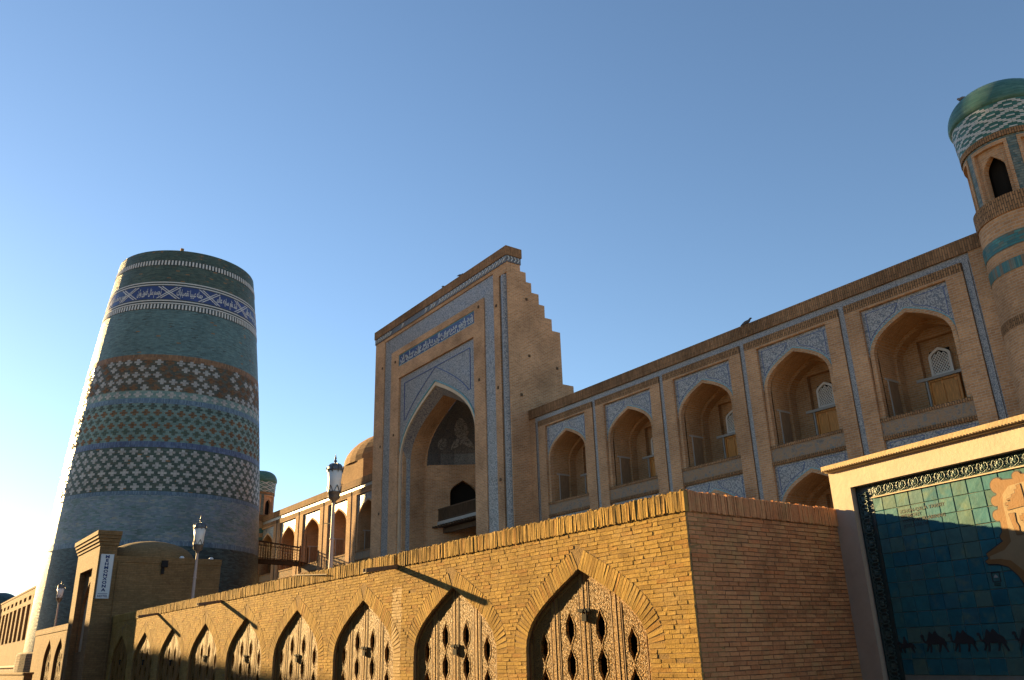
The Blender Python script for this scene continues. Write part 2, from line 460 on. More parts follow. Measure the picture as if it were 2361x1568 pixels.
class MB:
    def __init__(s):
        s.v = []; s.f = []; s.mi = []; s.uvs = {}; s.tone = []
    def add(s, vs, fs, mi=0, tone=0.0):
        b = len(s.v)
        s.v += [tuple(q) for q in vs]
        for f in fs:
            s.f.append([b + i for i in f]); s.mi.append(mi); s.tone.append(tone)
        return s
    def box(s, x0, x1, y0, y1, z0, z1, mi=0, tone=0.0):
        vs = [(x0, y0, z0), (x1, y0, z0), (x1, y1, z0), (x0, y1, z0), (x0, y0, z1), (x1, y0, z1), (x1, y1, z1), (x0, y1, z1)]
        return s.add(vs, [(0, 3, 2, 1), (4, 5, 6, 7), (0, 1, 5, 4), (1, 2, 6, 5), (2, 3, 7, 6), (3, 0, 4, 7)], mi, tone)
    def bar(s, p, q, w, h=None, mi=0):
        """a square bar from p to q"""
        p, q = Vector(p), Vector(q); h = h or w
        d = (q - p).normalized()
        a = d.cross(Vector((0, 0, 1)))
        if a.length < 1e-3: a = Vector((1, 0, 0))
        a.normalize(); b = a.cross(d)
        vs = [c + a * (i * w / 2) + b * (j * h / 2) for c in (p, q) for i, j in ((-1, -1), (1, -1), (1, 1), (-1, 1))]
        return s.add(vs, [(0, 1, 2, 3), (7, 6, 5, 4), (0, 4, 5, 1), (1, 5, 6, 2), (2, 6, 7, 3), (3, 7, 4, 0)], mi)
    def plate(s, outer, holes, fn, d0, d1, mi=0, smi=None, back=True):
        """flat shape with holes, extruded from depth d0 (front) to d1; fn(a,b,d) -> world"""
        loops = [outer] + list(holes)
        pts, tri = tessellate(loops)
        s.add([fn(a, b, d0) for a, b in pts], tri, mi)
        if back:
            s.add([fn(a, b, d1) for a, b in pts], [t[::-1] for t in tri], mi)
        smi = mi if smi is None else smi
        for l in loops:
            m = len(l)
            vs = [fn(a, b, d0) for a, b in l] + [fn(a, b, d1) for a, b in l]
            s.add(vs, [(i, (i + 1) % m, m + (i + 1) % m, m + i) for i in range(m)], smi)
        return s
    def strip(s, pa, pb, mi=0, close=False):
        """quads between two point rows"""
        m = len(pa)
        r = range(m if close else m - 1)
        return s.add(list(pa) + list(pb), [(i, (i + 1) % m, m + (i + 1) % m, m + i) for i in r], mi)
    def lathe(s, cx, cy, prof, seg=32, a0=0.0, a1=2 * PI, mi=0, cap=False):
        full = abs(a1 - a0 - 2 * PI) < 1e-6
        n = seg if full else seg + 1
        b = len(s.v)
        for (r, z) in prof:
            for i in range(n):
                a = a0 + (a1 - a0) * i / seg
                s.v.append((cx + r * math.cos(a), cy + r * math.sin(a), z))
        for j in range(len(prof) - 1):
            for i in range(seg):
                i2 = (i + 1) % n if full else i + 1
                s.f.append([b + j * n + i, b + j * n + i2, b + (j + 1) * n + i2, b + (j + 1) * n + i]); s.mi.append(mi); s.tone.append(0.0)
                f = len(s.f) - 1
                rm = sum(p[0] for p in prof) / len(prof)
                ua = (a0 + (a1 - a0) * i / seg) * rm; ub = (a0 + (a1 - a0) * (i + 1) / seg) * rm
                s.uvs[f] = [(ua, prof[j][1]), (ub, prof[j][1]), (ub, prof[j + 1][1]), (ua, prof[j + 1][1])]
        if cap:
            j = len(prof) - 1
            s.f.append([b + j * n + i for i in range(n)]); s.mi.append(mi); s.tone.append(0.0)
        return s
    def tube(s, pts, radii, seg=8, mi=0):
        pts = [Vector(p) for p in pts]
        if not isinstance(radii, (list, tuple)): radii = [radii] * len(pts)
        rings = []
        for i, p in enumerate(pts):
            d = (pts[min(i + 1, len(pts) - 1)] - pts[max(i - 1, 0)]).normalized()
            a = d.orthogonal() if i == 0 else (rings[-1][1] - d * rings[-1][1].dot(d))
            a.normalize(); b = d.cross(a)
            rings.append(([p + (a * math.cos(2 * PI * k / seg) + b * math.sin(2 * PI * k / seg)) * radii[i] for k in range(seg)], a))
        for i in range(len(rings) - 1):
            s.strip(rings[i][0], rings[i + 1][0], mi, True)
        s.add(rings[0][0], [list(range(seg))[::-1]], mi)
        s.add(rings[-1][0], [list(range(seg))], mi)
        return s
    def mesh(s, name, mats, smooth=False, uv=True, merge=False, recalc=True):
        me = bpy.data.meshes.new(name)
        me.from_pydata(s.v, [], s.f)
        if isinstance(mats, str): mats = [mats]
        for m in mats: me.materials.append(MATS[m])
        me.polygons.foreach_set('material_index', s.mi)
        if recalc:
            bm = bmesh.new(); bm.from_mesh(me)
            if merge: bmesh.ops.remove_doubles(bm, verts=bm.verts, dist=1e-5)
            bmesh.ops.recalc_face_normals(bm, faces=bm.faces)
            if not s.uvs:
                bm.to_mesh(me)
            bm.free()
        me.update()
        if uv:
            lay = me.uv_layers.new(name='UVMap').data
            vs = me.vertices
            for fi, p in enumerate(me.polygons):
                if fi in s.uvs:
                    for li, q in zip(p.loop_indices, s.uvs[fi]): lay[li].uv = q
                    continue
                nx, ny, nz = abs(p.normal.x), abs(p.normal.y), abs(p.normal.z)
                for li in p.loop_indices:
                    c = vs[me.loops[li].vertex_index].co
                    if nz > 0.75: q = (c.x, c.y)
                    elif ny >= nx: q = (c.x, c.z)
                    else: q = (c.y, c.z)
                    lay[li].uv = q
        if any(s.tone):
            at = me.attributes.new('tone', 'FLOAT', 'FACE')
            at.data.foreach_set('value', s.tone)
        if smooth:
            me.polygons.foreach_set('use_smooth', [True] * len(me.polygons))
        return me

def arch(w, s, p, n=10, c1=0.42, c2=(0.6, 0.64)):
    """pointed arch from (-w,s) over (0,p) to (w,s)"""
    h = p - s
    P = [(-w, s), (-w, s + c1 * h), (-c2[0] * w, s + c2[1] * h), (0, p)]
    L = []
    for i in range(n + 1):
        t = i / n; q = 1 - t
        L.append((q ** 3 * P[0][0] + 3 * q * q * t * P[1][0] + 3 * q * t * t * P[2][0] + t ** 3 * P[3][0],
                  q ** 3 * P[0][1] + 3 * q * q * t * P[1][1] + 3 * q * t * t * P[2][1] + t ** 3 * P[3][1]))
    return L + [(-a, b) for a, b in L[-2::-1]]

def rect(a0, a1, b0, b1):
    return [(a0, b0), (a1, b0), (a1, b1), (a0, b1)]

def text_mesh(body, size, mat, extrude=0.004, align='CENTER', off=0.0, xs=1.0):
    cu = bpy.data.curves.new('lettering', 'FONT')
    cu.body = body; cu.size = size; cu.extrude = extrude; cu.align_x = align; cu.align_y = 'CENTER'
    cu.resolution_u = 2; cu.offset = off
    o = bpy.data.objects.new('tmp', cu)
    COL.objects.link(o)
    dg = bpy.context.evaluated_depsgraph_get()
    me = bpy.data.meshes.new_from_object(o.evaluated_get(dg))
    bpy.data.objects.remove(o); bpy.data.curves.remove(cu)
    me.name = 'lettering'
    me.materials.clear(); me.materials.append(MATS[mat])
    if xs != 1.0:
        for v in me.vertices: v.co.x *= xs
    return me

# presentation forms (isolated, final, initial, medial) for joined Arabic script
AF = {'ا': (0xFE8D, 0xFE8E, 0, 0), 'ب': (0xFE8F, 0xFE90, 0xFE91, 0xFE92), 'ت': (0xFE95, 0xFE96, 0xFE97, 0xFE98), 'ث': (0xFE99, 0xFE9A, 0xFE9B, 0xFE9C),
      'ج': (0xFE9D, 0xFE9E, 0xFE9F, 0xFEA0), 'ح': (0xFEA1, 0xFEA2, 0xFEA3, 0xFEA4), 'د': (0xFEA9, 0xFEAA, 0, 0), 'ر': (0xFEAD, 0xFEAE, 0, 0),
      'ز': (0xFEAF, 0xFEB0, 0, 0), 'س': (0xFEB1, 0xFEB2, 0xFEB3, 0xFEB4), 'ش': (0xFEB5, 0xFEB6, 0xFEB7, 0xFEB8), 'ص': (0xFEB9, 0xFEBA, 0xFEBB, 0xFEBC),
      'ع': (0xFEC9, 0xFECA, 0xFECB, 0xFECC), 'ف': (0xFED1, 0xFED2, 0xFED3, 0xFED4), 'ق': (0xFED5, 0xFED6, 0xFED7, 0xFED8), 'ك': (0xFED9, 0xFEDA, 0xFEDB, 0xFEDC),
      'ل': (0xFEDD, 0xFEDE, 0xFEDF, 0xFEE0), 'م': (0xFEE1, 0xFEE2, 0xFEE3, 0xFEE4), 'ن': (0xFEE5, 0xFEE6, 0xFEE7, 0xFEE8), 'ه': (0xFEE9, 0xFEEA, 0xFEEB, 0xFEEC),
      'و': (0xFEED, 0xFEEE, 0, 0), 'ي': (0xFEF1, 0xFEF2, 0xFEF3, 0xFEF4)}
def shape_ar(txt):
    out = []
    for i, c in enumerate(txt):
        if c not in AF: out.append(c); continue
        pj = i > 0 and txt[i - 1] in AF and AF[txt[i - 1]][2]
        nj = i + 1 < len(txt) and txt[i + 1] in AF and AF[c][2]
        f = AF[c]
        out.append(chr(f[3] if pj and nj else f[1] if pj else f[2] if nj else f[0]))
    return ''.join(reversed(out))

def bent(me, fn):
    for v in me.vertices:
        v.co = Vector(fn(v.co.x, v.co.y, v.co.z))
    me.update()
    return me

# ------------------------------------------------------------------ ground
g = MB(); g.add([(-900, -900, 0), (900, -900, 0), (900, 900, 0), (-900, 900, 0)], [(0, 1, 2, 3)])
tag(put('ground', g.mesh('ground', 'ground_sand')), kind='structure')
g = MB(); g.add([wrot(p) for p in ((-120, -3.2, 0.004), (30, -3.2, 0.004), (30, 6.6, 0.004), (-120, 6.6, 0.004))], [(0, 1, 2, 3)])
tag(put('street', g.mesh('street', 'paving_stone')), kind='structure')

# ------------------------------------------------------------------ minaret
MX, MY = -69.404, 16.368
def mr(z):
    h = z - CAMZ
    return 7.881 - 0.020421 * h - 0.0018138 * h * h
mina = thing('minaret', 'huge stout minaret of turquoise, green and blue glazed brick tapering to a flat top', 'minaret', (MX, MY, 0))
SEG = 144
def ring(name, z0, z1, mat, dr=0.0, step=0.6, parent=mina):
    b = MB()
    n = max(1, int((z1 - z0) / step))
    prof = [(mr(z0) + dr - 0.25, z0)] if dr > 0 else []
    prof += [(mr(z0 + (z1 - z0) * i / n) + dr, z0 + (z1 - z0) * i / n) for i in range(n + 1)]
    if dr > 0: prof.append((mr(z1) + dr - 0.25, z1))
    b.lathe(0, 0, prof, SEG)
    return put(name, b.mesh(name, mat, smooth=(dr <= 0)), parent, (MX, MY, 0))
zones = [('shaft_base', 2.6, 9.35, 'glaze_deep'), ('shaft_zone', 9.69, 12.83, 'glaze_mixed'), ('cross_zone', 13.12, 16.34, 'glaze_dark_green'),
         ('cross_zone', 16.77, 19.69, 'glaze_turquoise'), ('cross_zone', 20.08, 20.70, 'glaze_turquoise'), ('cross_zone', 20.70, 23.18, 'glaze_brown'),
         ('shaft_zone', 23.65, 27.55, 'glaze_teal'), ('shaft_zone', 30.02, 31.56, 'glaze_dark_green'), ('shaft_top', 32.07, 33.0, 'glaze_dark_green')]
for nm, a, b_, m in zones:
    ring(nm, a, b_, m)
ring('blue_band', 9.35, 9.69, 'glaze_blue', 0.02)
ring('blue_band', 12.83, 13.12, 'glaze_blue', 0.02)
ring('blue_band', 16.34, 16.77, 'glaze_cobalt', 0.02)
ring('blue_band', 19.69, 20.08, 'glaze_blue', 0.02)
ring('brick_band', 23.18, 23.65, 'glaze_brown_soldier', 0.02)
ring('frieze_backing', 27.55, 28.04, 'glaze_band_dark', -0.01)
ring('frieze_backing', 31.56, 32.07, 'glaze_band_dark', -0.01)
ring('inscription_band', 28.04, 30.02, 'glaze_band_dark', -0.005)
insc = ring('inscription_panel', 28.47, 29.62, 'cobalt_plain', 0.012)
for z in (28.10, 28.33, 29.76, 29.98):
    ring('white_line', z - 0.045, z + 0.045, 'glaze_white_plain', 0.015)
# flat roof and kerb of the unfinished top
b = MB(); b.lathe(0, 0, [(mr(33.0), 33.0), (mr(33.0) - 0.5, 33.02), (0.05, 32.9)], 72)
put('roof', b.mesh('roof', 'roof_mud'), mina, (MX, MY, 0))
# plinth
b = MB(); b.lathe(0, 0, [(8.35, 0), (8.25, 2.55), (8.1, 2.66), (7.6, 2.68)], 48)
put('plinth', b.mesh('plinth', 'plinth_stone'), mina, (MX, MY, 0))

def on_shaft(th, z, du, dv, out):
    """point on the shaft at angle th + arc offset du, height z+dv, standing out metres proud"""
    R = mr(z + dv)
    a = th + du / mr(z)
    return ((R + out) * math.cos(a), (R + out) * math.sin(a), z + dv)
def shaft_brick(b, th, z, u0, u1, v0, v1, out=0.022):
    vs = [on_shaft(th, z, u, v, o) for o in (-0.03, out) for u, v in ((u0, v0), (u1, v0), (u1, v1), (u0, v1))]
    b.add(vs, [(4, 5, 6, 7), (0, 1, 5, 4), (1, 2, 6, 5), (2, 3, 7, 6), (3, 0, 4, 7)])
VIS0, VIS1 = rad(-118), rad(88)                       # side of the shaft that faces the street and the square
# white soldier-brick friezes (one joined part each, far too fine to pick apart)
for (za, zb) in ((27.60, 28.0), (31.61, 32.02)):
    b = MB(); zc = (za + zb) / 2; n = int(2 * PI * mr(zc) / 0.26)
    for i in range(n):
        shaft_brick(b, 2 * PI * i / n, zc, -0.06, 0.06, za - zc, zb - zc, 0.03)
    tag(put('white_frieze', b.mesh('white_frieze', 'glaze_white_plain', uv=False, recalc=False), mina, (MX, MY, 0)), kind='stuff')
# brick crosses
NC = 54
def cross_mesh(name, z, mat, w=0.60, nw=0.25, h=0.47):
    b = MB(); ch = h / 6; g_ = 0.014
    for k in range(6):
        ww = w if k in (2, 3) else nw
        n = 3 if k in (2, 3) else 1
        for i in range(n):
            u0 = -ww / 2 + ww * i / n; u1 = -ww / 2 + ww * (i + 1) / n
            shaft_brick(b, 0, z, u0 + g_ / 2, u1 - g_ / 2, -h / 2 + k * ch + g_ / 2, -h / 2 + (k + 1) * ch - g_ / 2)
    me = b.mesh(name, mat, uv=True, recalc=False)
    return me
rows = []
for i in range(6): rows.append((13.42 + 0.515 * i, 'white_cross', 'glaze_white', i % 2))
pal2 = ['glaze_brick', 'glaze_olive', 'glaze_brick', 'glaze_olive', 'glaze_brick', 'glaze_dark_green']
for i in range(6): rows.append((17.03 + 0.485 * i, {'glaze_brick': 'brown_cross', 'glaze_olive': 'olive_cross', 'glaze_dark_green': 'green_cross'}[pal2[i]], pal2[i], i % 2))
rows.append((20.39, 'white_cross', 'glaze_white', 0))
for i in range(5): rows.append((20.93 + 0.52 * i, 'mixed', 'mixed', (i + 1) % 2))
back = {}
for (z, nm, mat, par) in rows:
    ms = {}
    for m_ in (('glaze_white', 'glaze_brick') if nm == 'mixed' else (mat,)):
        ms[m_] = cross_mesh('cross_' + m_, z, m_)
    for i in range(NC):
        th = 2 * PI * (i + 0.5 * par) / NC + rad(-1.5)
        tw = (th + PI) % (2 * PI) - PI
        if nm == 'mixed':
            m_ = 'glaze_white' if random.random() < 0.56 else 'glaze_brick'
            nn = 'white_cross' if m_ == 'glaze_white' else 'brown_cross'
        else:
            m_, nn = mat, nm
        if VIS0 < tw < VIS1:
            put(nn, ms[m_], mina, (MX, MY, 0), rot=(0, 0, th))
        else:
            bb = back.setdefault(m_, MB())
            cs, sn = math.cos(th), math.sin(th)
            me = ms[m_]
            bb.add([(v.co.x * cs - v.co.y * sn, v.co.x * sn + v.co.y * cs, v.co.z) for v in me.vertices], [list(p.vertices) for p in me.polygons])
for m_, bb in back.items():
    tag(put('rear_crosses', bb.mesh('rear_crosses', m_), mina, (MX, MY, 0)), kind='stuff')
# inscription: saltire dividers and script panels, white on cobalt
zc = 29.05
def saltire():
    b = MB()
    for k in (-0.13, 0.13):
        for sgn in (-1, 1):
            n = 6
            for j in range(n):
                t0, t1 = j / n, (j + 0.92) / n
                du = 0.72
                for (sx) in (k,):
                    u0 = -du + 2 * du * t0 + sx; u1 = -du + 2 * du * t1 + sx
                    v0 = sgn * (-0.54 + 1.08 * t0); v1 = sgn * (-0.54 + 1.08 * t1)
                    vs = [on_shaft(0, zc, u, v, o) for o in (0.0, 0.03) for u, v in ((u0 - 0.06, v0), (u0 + 0.06, v0), (u1 + 0.06, v1), (u1 - 0.06, v1))]
                    b.add(vs, [(4, 5, 6, 7), (0, 1, 5, 4), (1, 2, 6, 5), (2, 3, 7, 6), (3, 0, 4, 7)])
    return b.mesh('saltire', 'glaze_white_plain')
sal = saltire()
for i in range(12):
    put('saltire', sal, insc, (MX, MY, 0), rot=(0, 0, rad(-25.6 + 29.8 * i)))
TX = ['جمله عيبيا نقصياباك', 'تجسم مثل فنون وثن', 'شد نام سايه عالم', 'سر جو ملك عالم', 'شير و صف سرير']
for i in range(-3, 4):
    th0 = rad(-25.6 + 29.8 * (i + 0.5))
    me = text_mesh(shape_ar(TX[{-1: 1, 0: 0, 1: 2, 2: 3}.get(i, 4)]), 0.62, 'glaze_white_plain', 0.01, off=0.012)
    xs = [v.co.x for v in me.vertices]; wdt = max(xs) - min(xs); k = 1.95 / wdt; mid = (max(xs) + min(xs)) / 2
    bent(me, lambda x, y, z: on_shaft(th0, zc, (x - mid) * k, y * 1.25 + 0.02, 0.018 + z))
    put('lettering', me, insc, (MX, MY, 0))
tag(put('marker_stone', MB().box(-0.12, 0.12, -0.12, 0.12, 0, 0.26).mesh('marker_stone', 'far_brick'), mina, (MX + 4.95, MY - 1.9, 32.98)))

# ------------------------------------------------------------------ madrasa
FY = 27.0                                               # plane of the street facade
mad = thing('madrasa', 'long two-storey brick madrasa with tiled arched niches and a tall stepped portal', 'madrasa', (-43.5, FY, 0))
CEN = [-13.55 - 4.68 * i for i in range(5)]
CENL = [-54.9 - 5.03 * i for i in range(5)]
front = lambda Y: (lambda a, b, d: (a, Y + d, b))
def arch_c(w, s, p, n=10): return arch(w, s, p, n, 0.5, (0.56, 0.76))
def bay_meshes(W, k):
    """meshes of one bay, local to its centre line on the facade plane; W = bay pitch, k = width factor"""
    f = front(0); M = {}
    SH = -4.78
    hw = W / 2 - 0.125
    rw = 1.62 * k
    holes = [rect(-rw, rw, 8.14, 12.93), rect(-rw, rw, 8.14 + SH, 12.93 + SH)]
    b = MB(); b.plate(rect(-hw, hw, 0.0, 13.02), holes, f, 0.0, 0.34)
    M['bay_wall'] = b.mesh('bay_wall', 'madrasa_brick')
    b = MB(); b.box(-hw, hw, -0.012, 0.1, 13.02, 13.33)
    M['soldier_course'] = b.mesh('soldier_course', 'madrasa_soldier')
    def storey(o, tag_):
        ao = arch_c(1.56 * k, 11.15 + o, 12.5 + o)
        ai = arch_c(1.42 * k, 11.12 + o, 12.35 + o)
        b = MB(); b.plate([(-rw, 11.15 + o)] + ao + [(rw, 11.15 + o), (rw, 12.93 + o), (-rw, 12.93 + o)], [], f, 0.11, 0.34)
        M['spandrel' + tag_] = b.mesh('spandrel', 'tile_spandrel')
        # turquoise rim and cobalt border lines as thin raised strips
        b = MB()
        a2 = arch_c(1.585 * k, 11.17 + o, 12.54 + o)
        for i in range(1, len(ao) - 2):
            b.add([f(*ao[i], 0.104), f(*ao[i + 1], 0.104), f(*a2[i + 1], 0.104), f(*a2[i], 0.104), f(*ao[i], 0.115), f(*ao[i + 1], 0.115), f(*a2[i + 1], 0.115), f(*a2[i], 0.115)],
                  [(0, 1, 2, 3), (0, 1, 5, 4), (3, 2, 6, 7)])
        M['rim' + tag_] = b.mesh('rim', 'line_turquoise')
        b = MB()
        a3 = arch_c(1.62 * k, 11.2 + o, 12.68 + o, 12); a4 = arch_c(1.635 * k, 11.2 + o, 12.70 + o, 12)
        for sgn in (-1, 1):
            pts = [(-rw + 0.16, 12.78 + o), (-0.28, 12.78 + o)]
            cur = [p for p in arch_c(1.60 * k, 11.2 + o, 12.66 + o, 14)[:15] if p[0] > -rw + 0.16 and p[0] < -0.22]
            poly = [(-rw + 0.16, 12.78 + o), (-0.22, 12.78 + o)] + cur[::-1]
            for i in range(len(poly)):
                (x0, y0), (x1, y1) = poly[i], poly[(i + 1) % len(poly)]
                b.bar((sgn * x0, 0.108, y0), (sgn * x1, 0.108, y1), 0.016)
        M['border' + tag_] = b.mesh('border', 'line_blue')
        # brick ring with jambs
        b = MB()
        outer = [(-1.62 * k, 8.85 + o), (-1.62 * k, 11.15 + o)] + ao + [(1.62 * k, 11.15 + o), (1.62 * k, 8.85 + o)]
        inner = [(1.42 * k, 8.85 + o)] + ai[::-1] + [(-1.42 * k, 8.85 + o)]
        n = len(ai)
        full_o = [(-1.62 * k, 8.85 + o)] + ao + [(1.62 * k, 8.85 + o)]
        full_i = [(-1.42 * k, 8.85 + o)] + ai + [(1.42 * k, 8.85 + o)]
        b.strip([f(a, z, 0.095) for a, z in full_o], [f(a, z, 0.095) for a, z in full_i])
        b.strip([f(a, z, 0.095) for a, z in full_i], [f(a, z, 0.36) for a, z in full_i])
        b.strip([f(a, z, 0.095) for a, z in full_o], [f(a, z, 0.2) for a, z in full_o])
        M['arch_ring' + tag_] = b.mesh('arch_ring', 'madrasa_brick')
        # niche with pointed vault
        b = MB()
        b.strip([f(a, z, 0.30) for a, z in full_i], [f(a, z, 1.78) for a, z in full_i])
        b.add([f(-1.42 * k, 8.85 + o, 0.2), f(1.42 * k, 8.85 + o, 0.2), f(1.42 * k, 8.85 + o, 1.78), f(-1.42 * k, 8.85 + o, 1.78)], [(0, 1, 2, 3)])
        pw = 0.66
        b.plate(full_i, [rect(-pw, pw, 8.86 + o, 11.76 + o)], f, 1.75, 1.95, back=False)
        b.add([f(-pw, 8.86 + o, 1.95), f(pw, 8.86 + o, 1.95), f(pw, 11.76 + o, 1.95), f(-pw, 11.76 + o, 1.95)], [(0, 1, 2, 3)])
        # shallow transverse arch near the back wall
        a5 = [(a * 0.93, 8.85 + o + (z - 8.85 - o) * 0.955) for a, z in full_i]
        b.strip([f(a, z, 1.35) for a, z in full_i], [f(a, z, 1.35) for a, z in a5])
        b.strip([f(a, z, 1.35) for a, z in a5], [f(a, z, 1.76) for a, z in a5])
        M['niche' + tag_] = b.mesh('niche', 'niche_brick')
        # door, panels
        b = MB(); b.box(-0.52, 0.52, 1.84, 1.93, 8.86 + o, 10.2 + o)
        for x0 in (-0.44, 0.05):
            b.box(x0, x0 + 0.39, 1.815, 1.845, 9.0 + o, 10.05 + o)
        b.box(-0.55, -0.5, 1.79, 1.93, 8.86 + o, 10.24 + o); b.box(0.5, 0.55, 1.79, 1.93, 8.86 + o, 10.24 + o); b.box(-0.5, 0.5, 1.79, 1.93, 10.17 + o, 10.24 + o)
        M['door' + tag_] = b.mesh('door', 'door_wood')
        b = MB(); b.box(-0.92, 0.92, 1.70, 1.85, 10.245 + o, 10.345 + o)
        b.box(-0.62, -0.555, 1.735, 1.9, 8.86 + o, 10.245 + o)
        M['lintel' + tag_] = b.mesh('lintel', 'white_frame')
        # pierced plaster window over the door
        b = MB(); fo = arch(0.40, 11.05 + o, 11.38 + o, 6); fi = arch(0.31, 11.02 + o, 11.28 + o, 6)
        b.plate([(-0.40, 10.36 + o)] + fo + [(0.40, 10.36 + o)], [[(-0.31, 10.44 + o)] + fi + [(0.31, 10.44 + o)]], f, 1.84, 1.95)
        for sgn in (-1, 1):
            for j in range(-6, 9):
                x0 = -0.31; z0 = 10.44 + 0.13 * j
                x1 = 0.31; z1 = z0 + 0.62 * 1.25
                pts = []
                for q in range(13):
                    x = x0 + (x1 - x0) * q / 12; z = z0 + (z1 - z0) * q / 12
                    top = 11.02 + (11.28 - 11.02) * (1 - abs(x) / 0.31) ** 0.8
                    if 10.42 < z < top: pts.append((x, z))
                if len(pts) > 1:
                    b.bar((sgn * pts[0][0], 1.88, pts[0][1] + o), (sgn * pts[-1][0], 1.88, pts[-1][1] + o), 0.05, 0.03)
        M['window_grille' + tag_] = b.mesh('window_grille', 'grille_plaster')
        b = MB(); b.box(-0.36, 0.36, 1.915, 1.948, 10.4 + o, 11.3 + o)  # dark board painting the gloom behind the grille
        M['window_dark' + tag_] = b.mesh('window_dark', 'painted_dark')
        # small doorway in the left cheek of the niche
        b = MB(); x = -1.42 * k
        b.box(x - 0.03, x + 0.03, 0.64, 0.69, 8.86 + o, 10.33 + o); b.box(x - 0.03, x + 0.03, 0.5, 1.34, 10.33 + o, 10.40 + o)
        M['side_frame' + tag_] = b.mesh('side_frame', 'white_frame')
        b = MB(); b.box(x - 0.02, x + 0.012, 0.69, 1.28, 8.86 + o, 10.33 + o)  # flat panel, its brown paints the doorway's shadowed recess
        M['side_door' + tag_] = b.mesh('side_door', 'side_shade')
        # parapet
        b = MB(); b.box(-rw, rw, 0.05, 0.30, 8.24 + o, 8.74 + o, 0)
        b.box(-rw, rw, 0.012, 0.32, 8.74 + o, 8.85 + o, 1); b.box(-rw, rw, 0.012, 0.32, 8.10 + o, 8.24 + o, 1)
        M['parapet' + tag_] = b.mesh('parapet', ['parapet_plaster', 'madrasa_soldier'])
    storey(0.0, ''); storey(SH, '_l')
    return M
for cs, W, k in ((CEN, 4.68, 1.0), (CENL, 5.03, 1.06)):
    M = bay_meshes(W, k)
    for c in cs:
        bw_ = put('bay_wall', M['bay_wall'], mad, (c, FY, 0))
        for key, me in M.items():
            if key == 'bay_wall': continue
            nm = key.replace('_l', '') if key.endswith('_l') else key
            if nm in ('window_dark',): nm = 'window_recess'
            put(nm, me, bw_, (c, FY, 0))
    # tile strips between the bays and along the top
    lo, hi = min(cs) - W / 2, max(cs) + W / 2
    for i in range(6):
        x = lo + i * W
        b = MB(); b.box(x - 0.16, x + 0.16, FY + 0.05, FY + 0.3, 0, 13.33)
        b2 = MB()
        for q in (-0.115, 0.115): b2.box(x + q - 0.007, x + q + 0.007, FY + 0.035, FY + 0.06, 0, 13.33)
        st = put('tile_strip', b.mesh('tile_strip', 'tile_strip'), mad)
        put('strip_edge', b2.mesh('strip_edge', 'beam_wood'), st)
    b = MB(); b.box(lo - 0.15, hi + 0.15, FY + 0.05, FY + 0.3, 13.33, 13.60)
    put('tile_strip', b.mesh('tile_strip', 'tile_strip'), mad)
# cornices, end piers, body
x1r = -10.35
b = MB(); b.box(-35.25, x1r, FY - 0.03, FY + 1.4, 13.60, 14.12)
put('cornice', b.mesh('cornice', 'cornice_soldier'), mad)
b = MB(); b.box(-77.6, -51.85, FY - 0.03, FY + 1.4, 13.60, 14.12)
put('cornice', b.mesh('cornice', 'cornice_soldier'), mad)
for xa, xb, ya in ((-11.03, x1r, 0.001), (-77.7, -77.60, 0.001), (-35.4, -34.77, 0.06)):
    b = MB(); b.box(xa, xb, FY + ya, FY + 0.3, 0, 13.60)
    put('end_pier', b.mesh('end_pier', 'madrasa_brick'), mad)
b = MB(); b.box(-77.5, -48.4, FY + 2.0, FY + 45, 0, 13.7); b.box(-38.7, -8.5, FY + 2.0, FY + 45, 0, 13.7); b.box(-48.4, -38.7, FY + 6.5, FY + 45, 0, 13.7); b.box(-77.5, -52.0, FY + 0.34, FY + 2.0, 13.4, 13.59); b.box(-35.2, -10.4, FY + 0.34, FY + 2.0, 13.4, 13.59)
put('body', b.mesh('body', 'madrasa_brick'), mad)
# a few broken spots and a roof hatch along the cornice
b = MB(); b.box(-66.5, -62.5, FY + 0.9, FY + 1.3, 14.12, 14.42)
put('roof_kerb', b.mesh('roof_kerb', 'cornice_soldier'), mad)

# portal -----------------------------------------------------------
PY, PX0, PX1 = 25.83, -51.8, -35.3
PC = (PX0 + PX1) / 2
fp = front(PY)
steps = [(0.0, 23.2), (0.97, 23.2), (0.97, 22.62), (1.37, 22.62), (1.37, 22.02), (1.75, 22.02), (1.75, 21.42), (2.27, 21.42), (2.27, 20.78), (2.67, 20.78), (2.67, 20.02),
         (3.17, 20.02), (3.17, 19.3), (3.77, 19.3), (3.77, 16.1), (4.57, 16.1), (4.57, 13.8)]
side = lambda X: (lambda a, b, d: (X + d, PY + a, b))
portal_wall = None
def prism(x0, x1, zb, name):
    b = MB(); prof = [(0.25, zb)] + [(max(a, 0.25), z) for a, z in steps if z > zb] + [(4.57, zb)]
    out = []
    for p in prof:
        if not out or (abs(p[0] - out[-1][0]) > 1e-6 or abs(p[1] - out[-1][1]) > 1e-6): out.append(p)
    b.plate(out, [], side(x0), 0, x1 - x0)
    return b.mesh(name, 'portal_brick')
A0, A1 = 4.65, 4.22
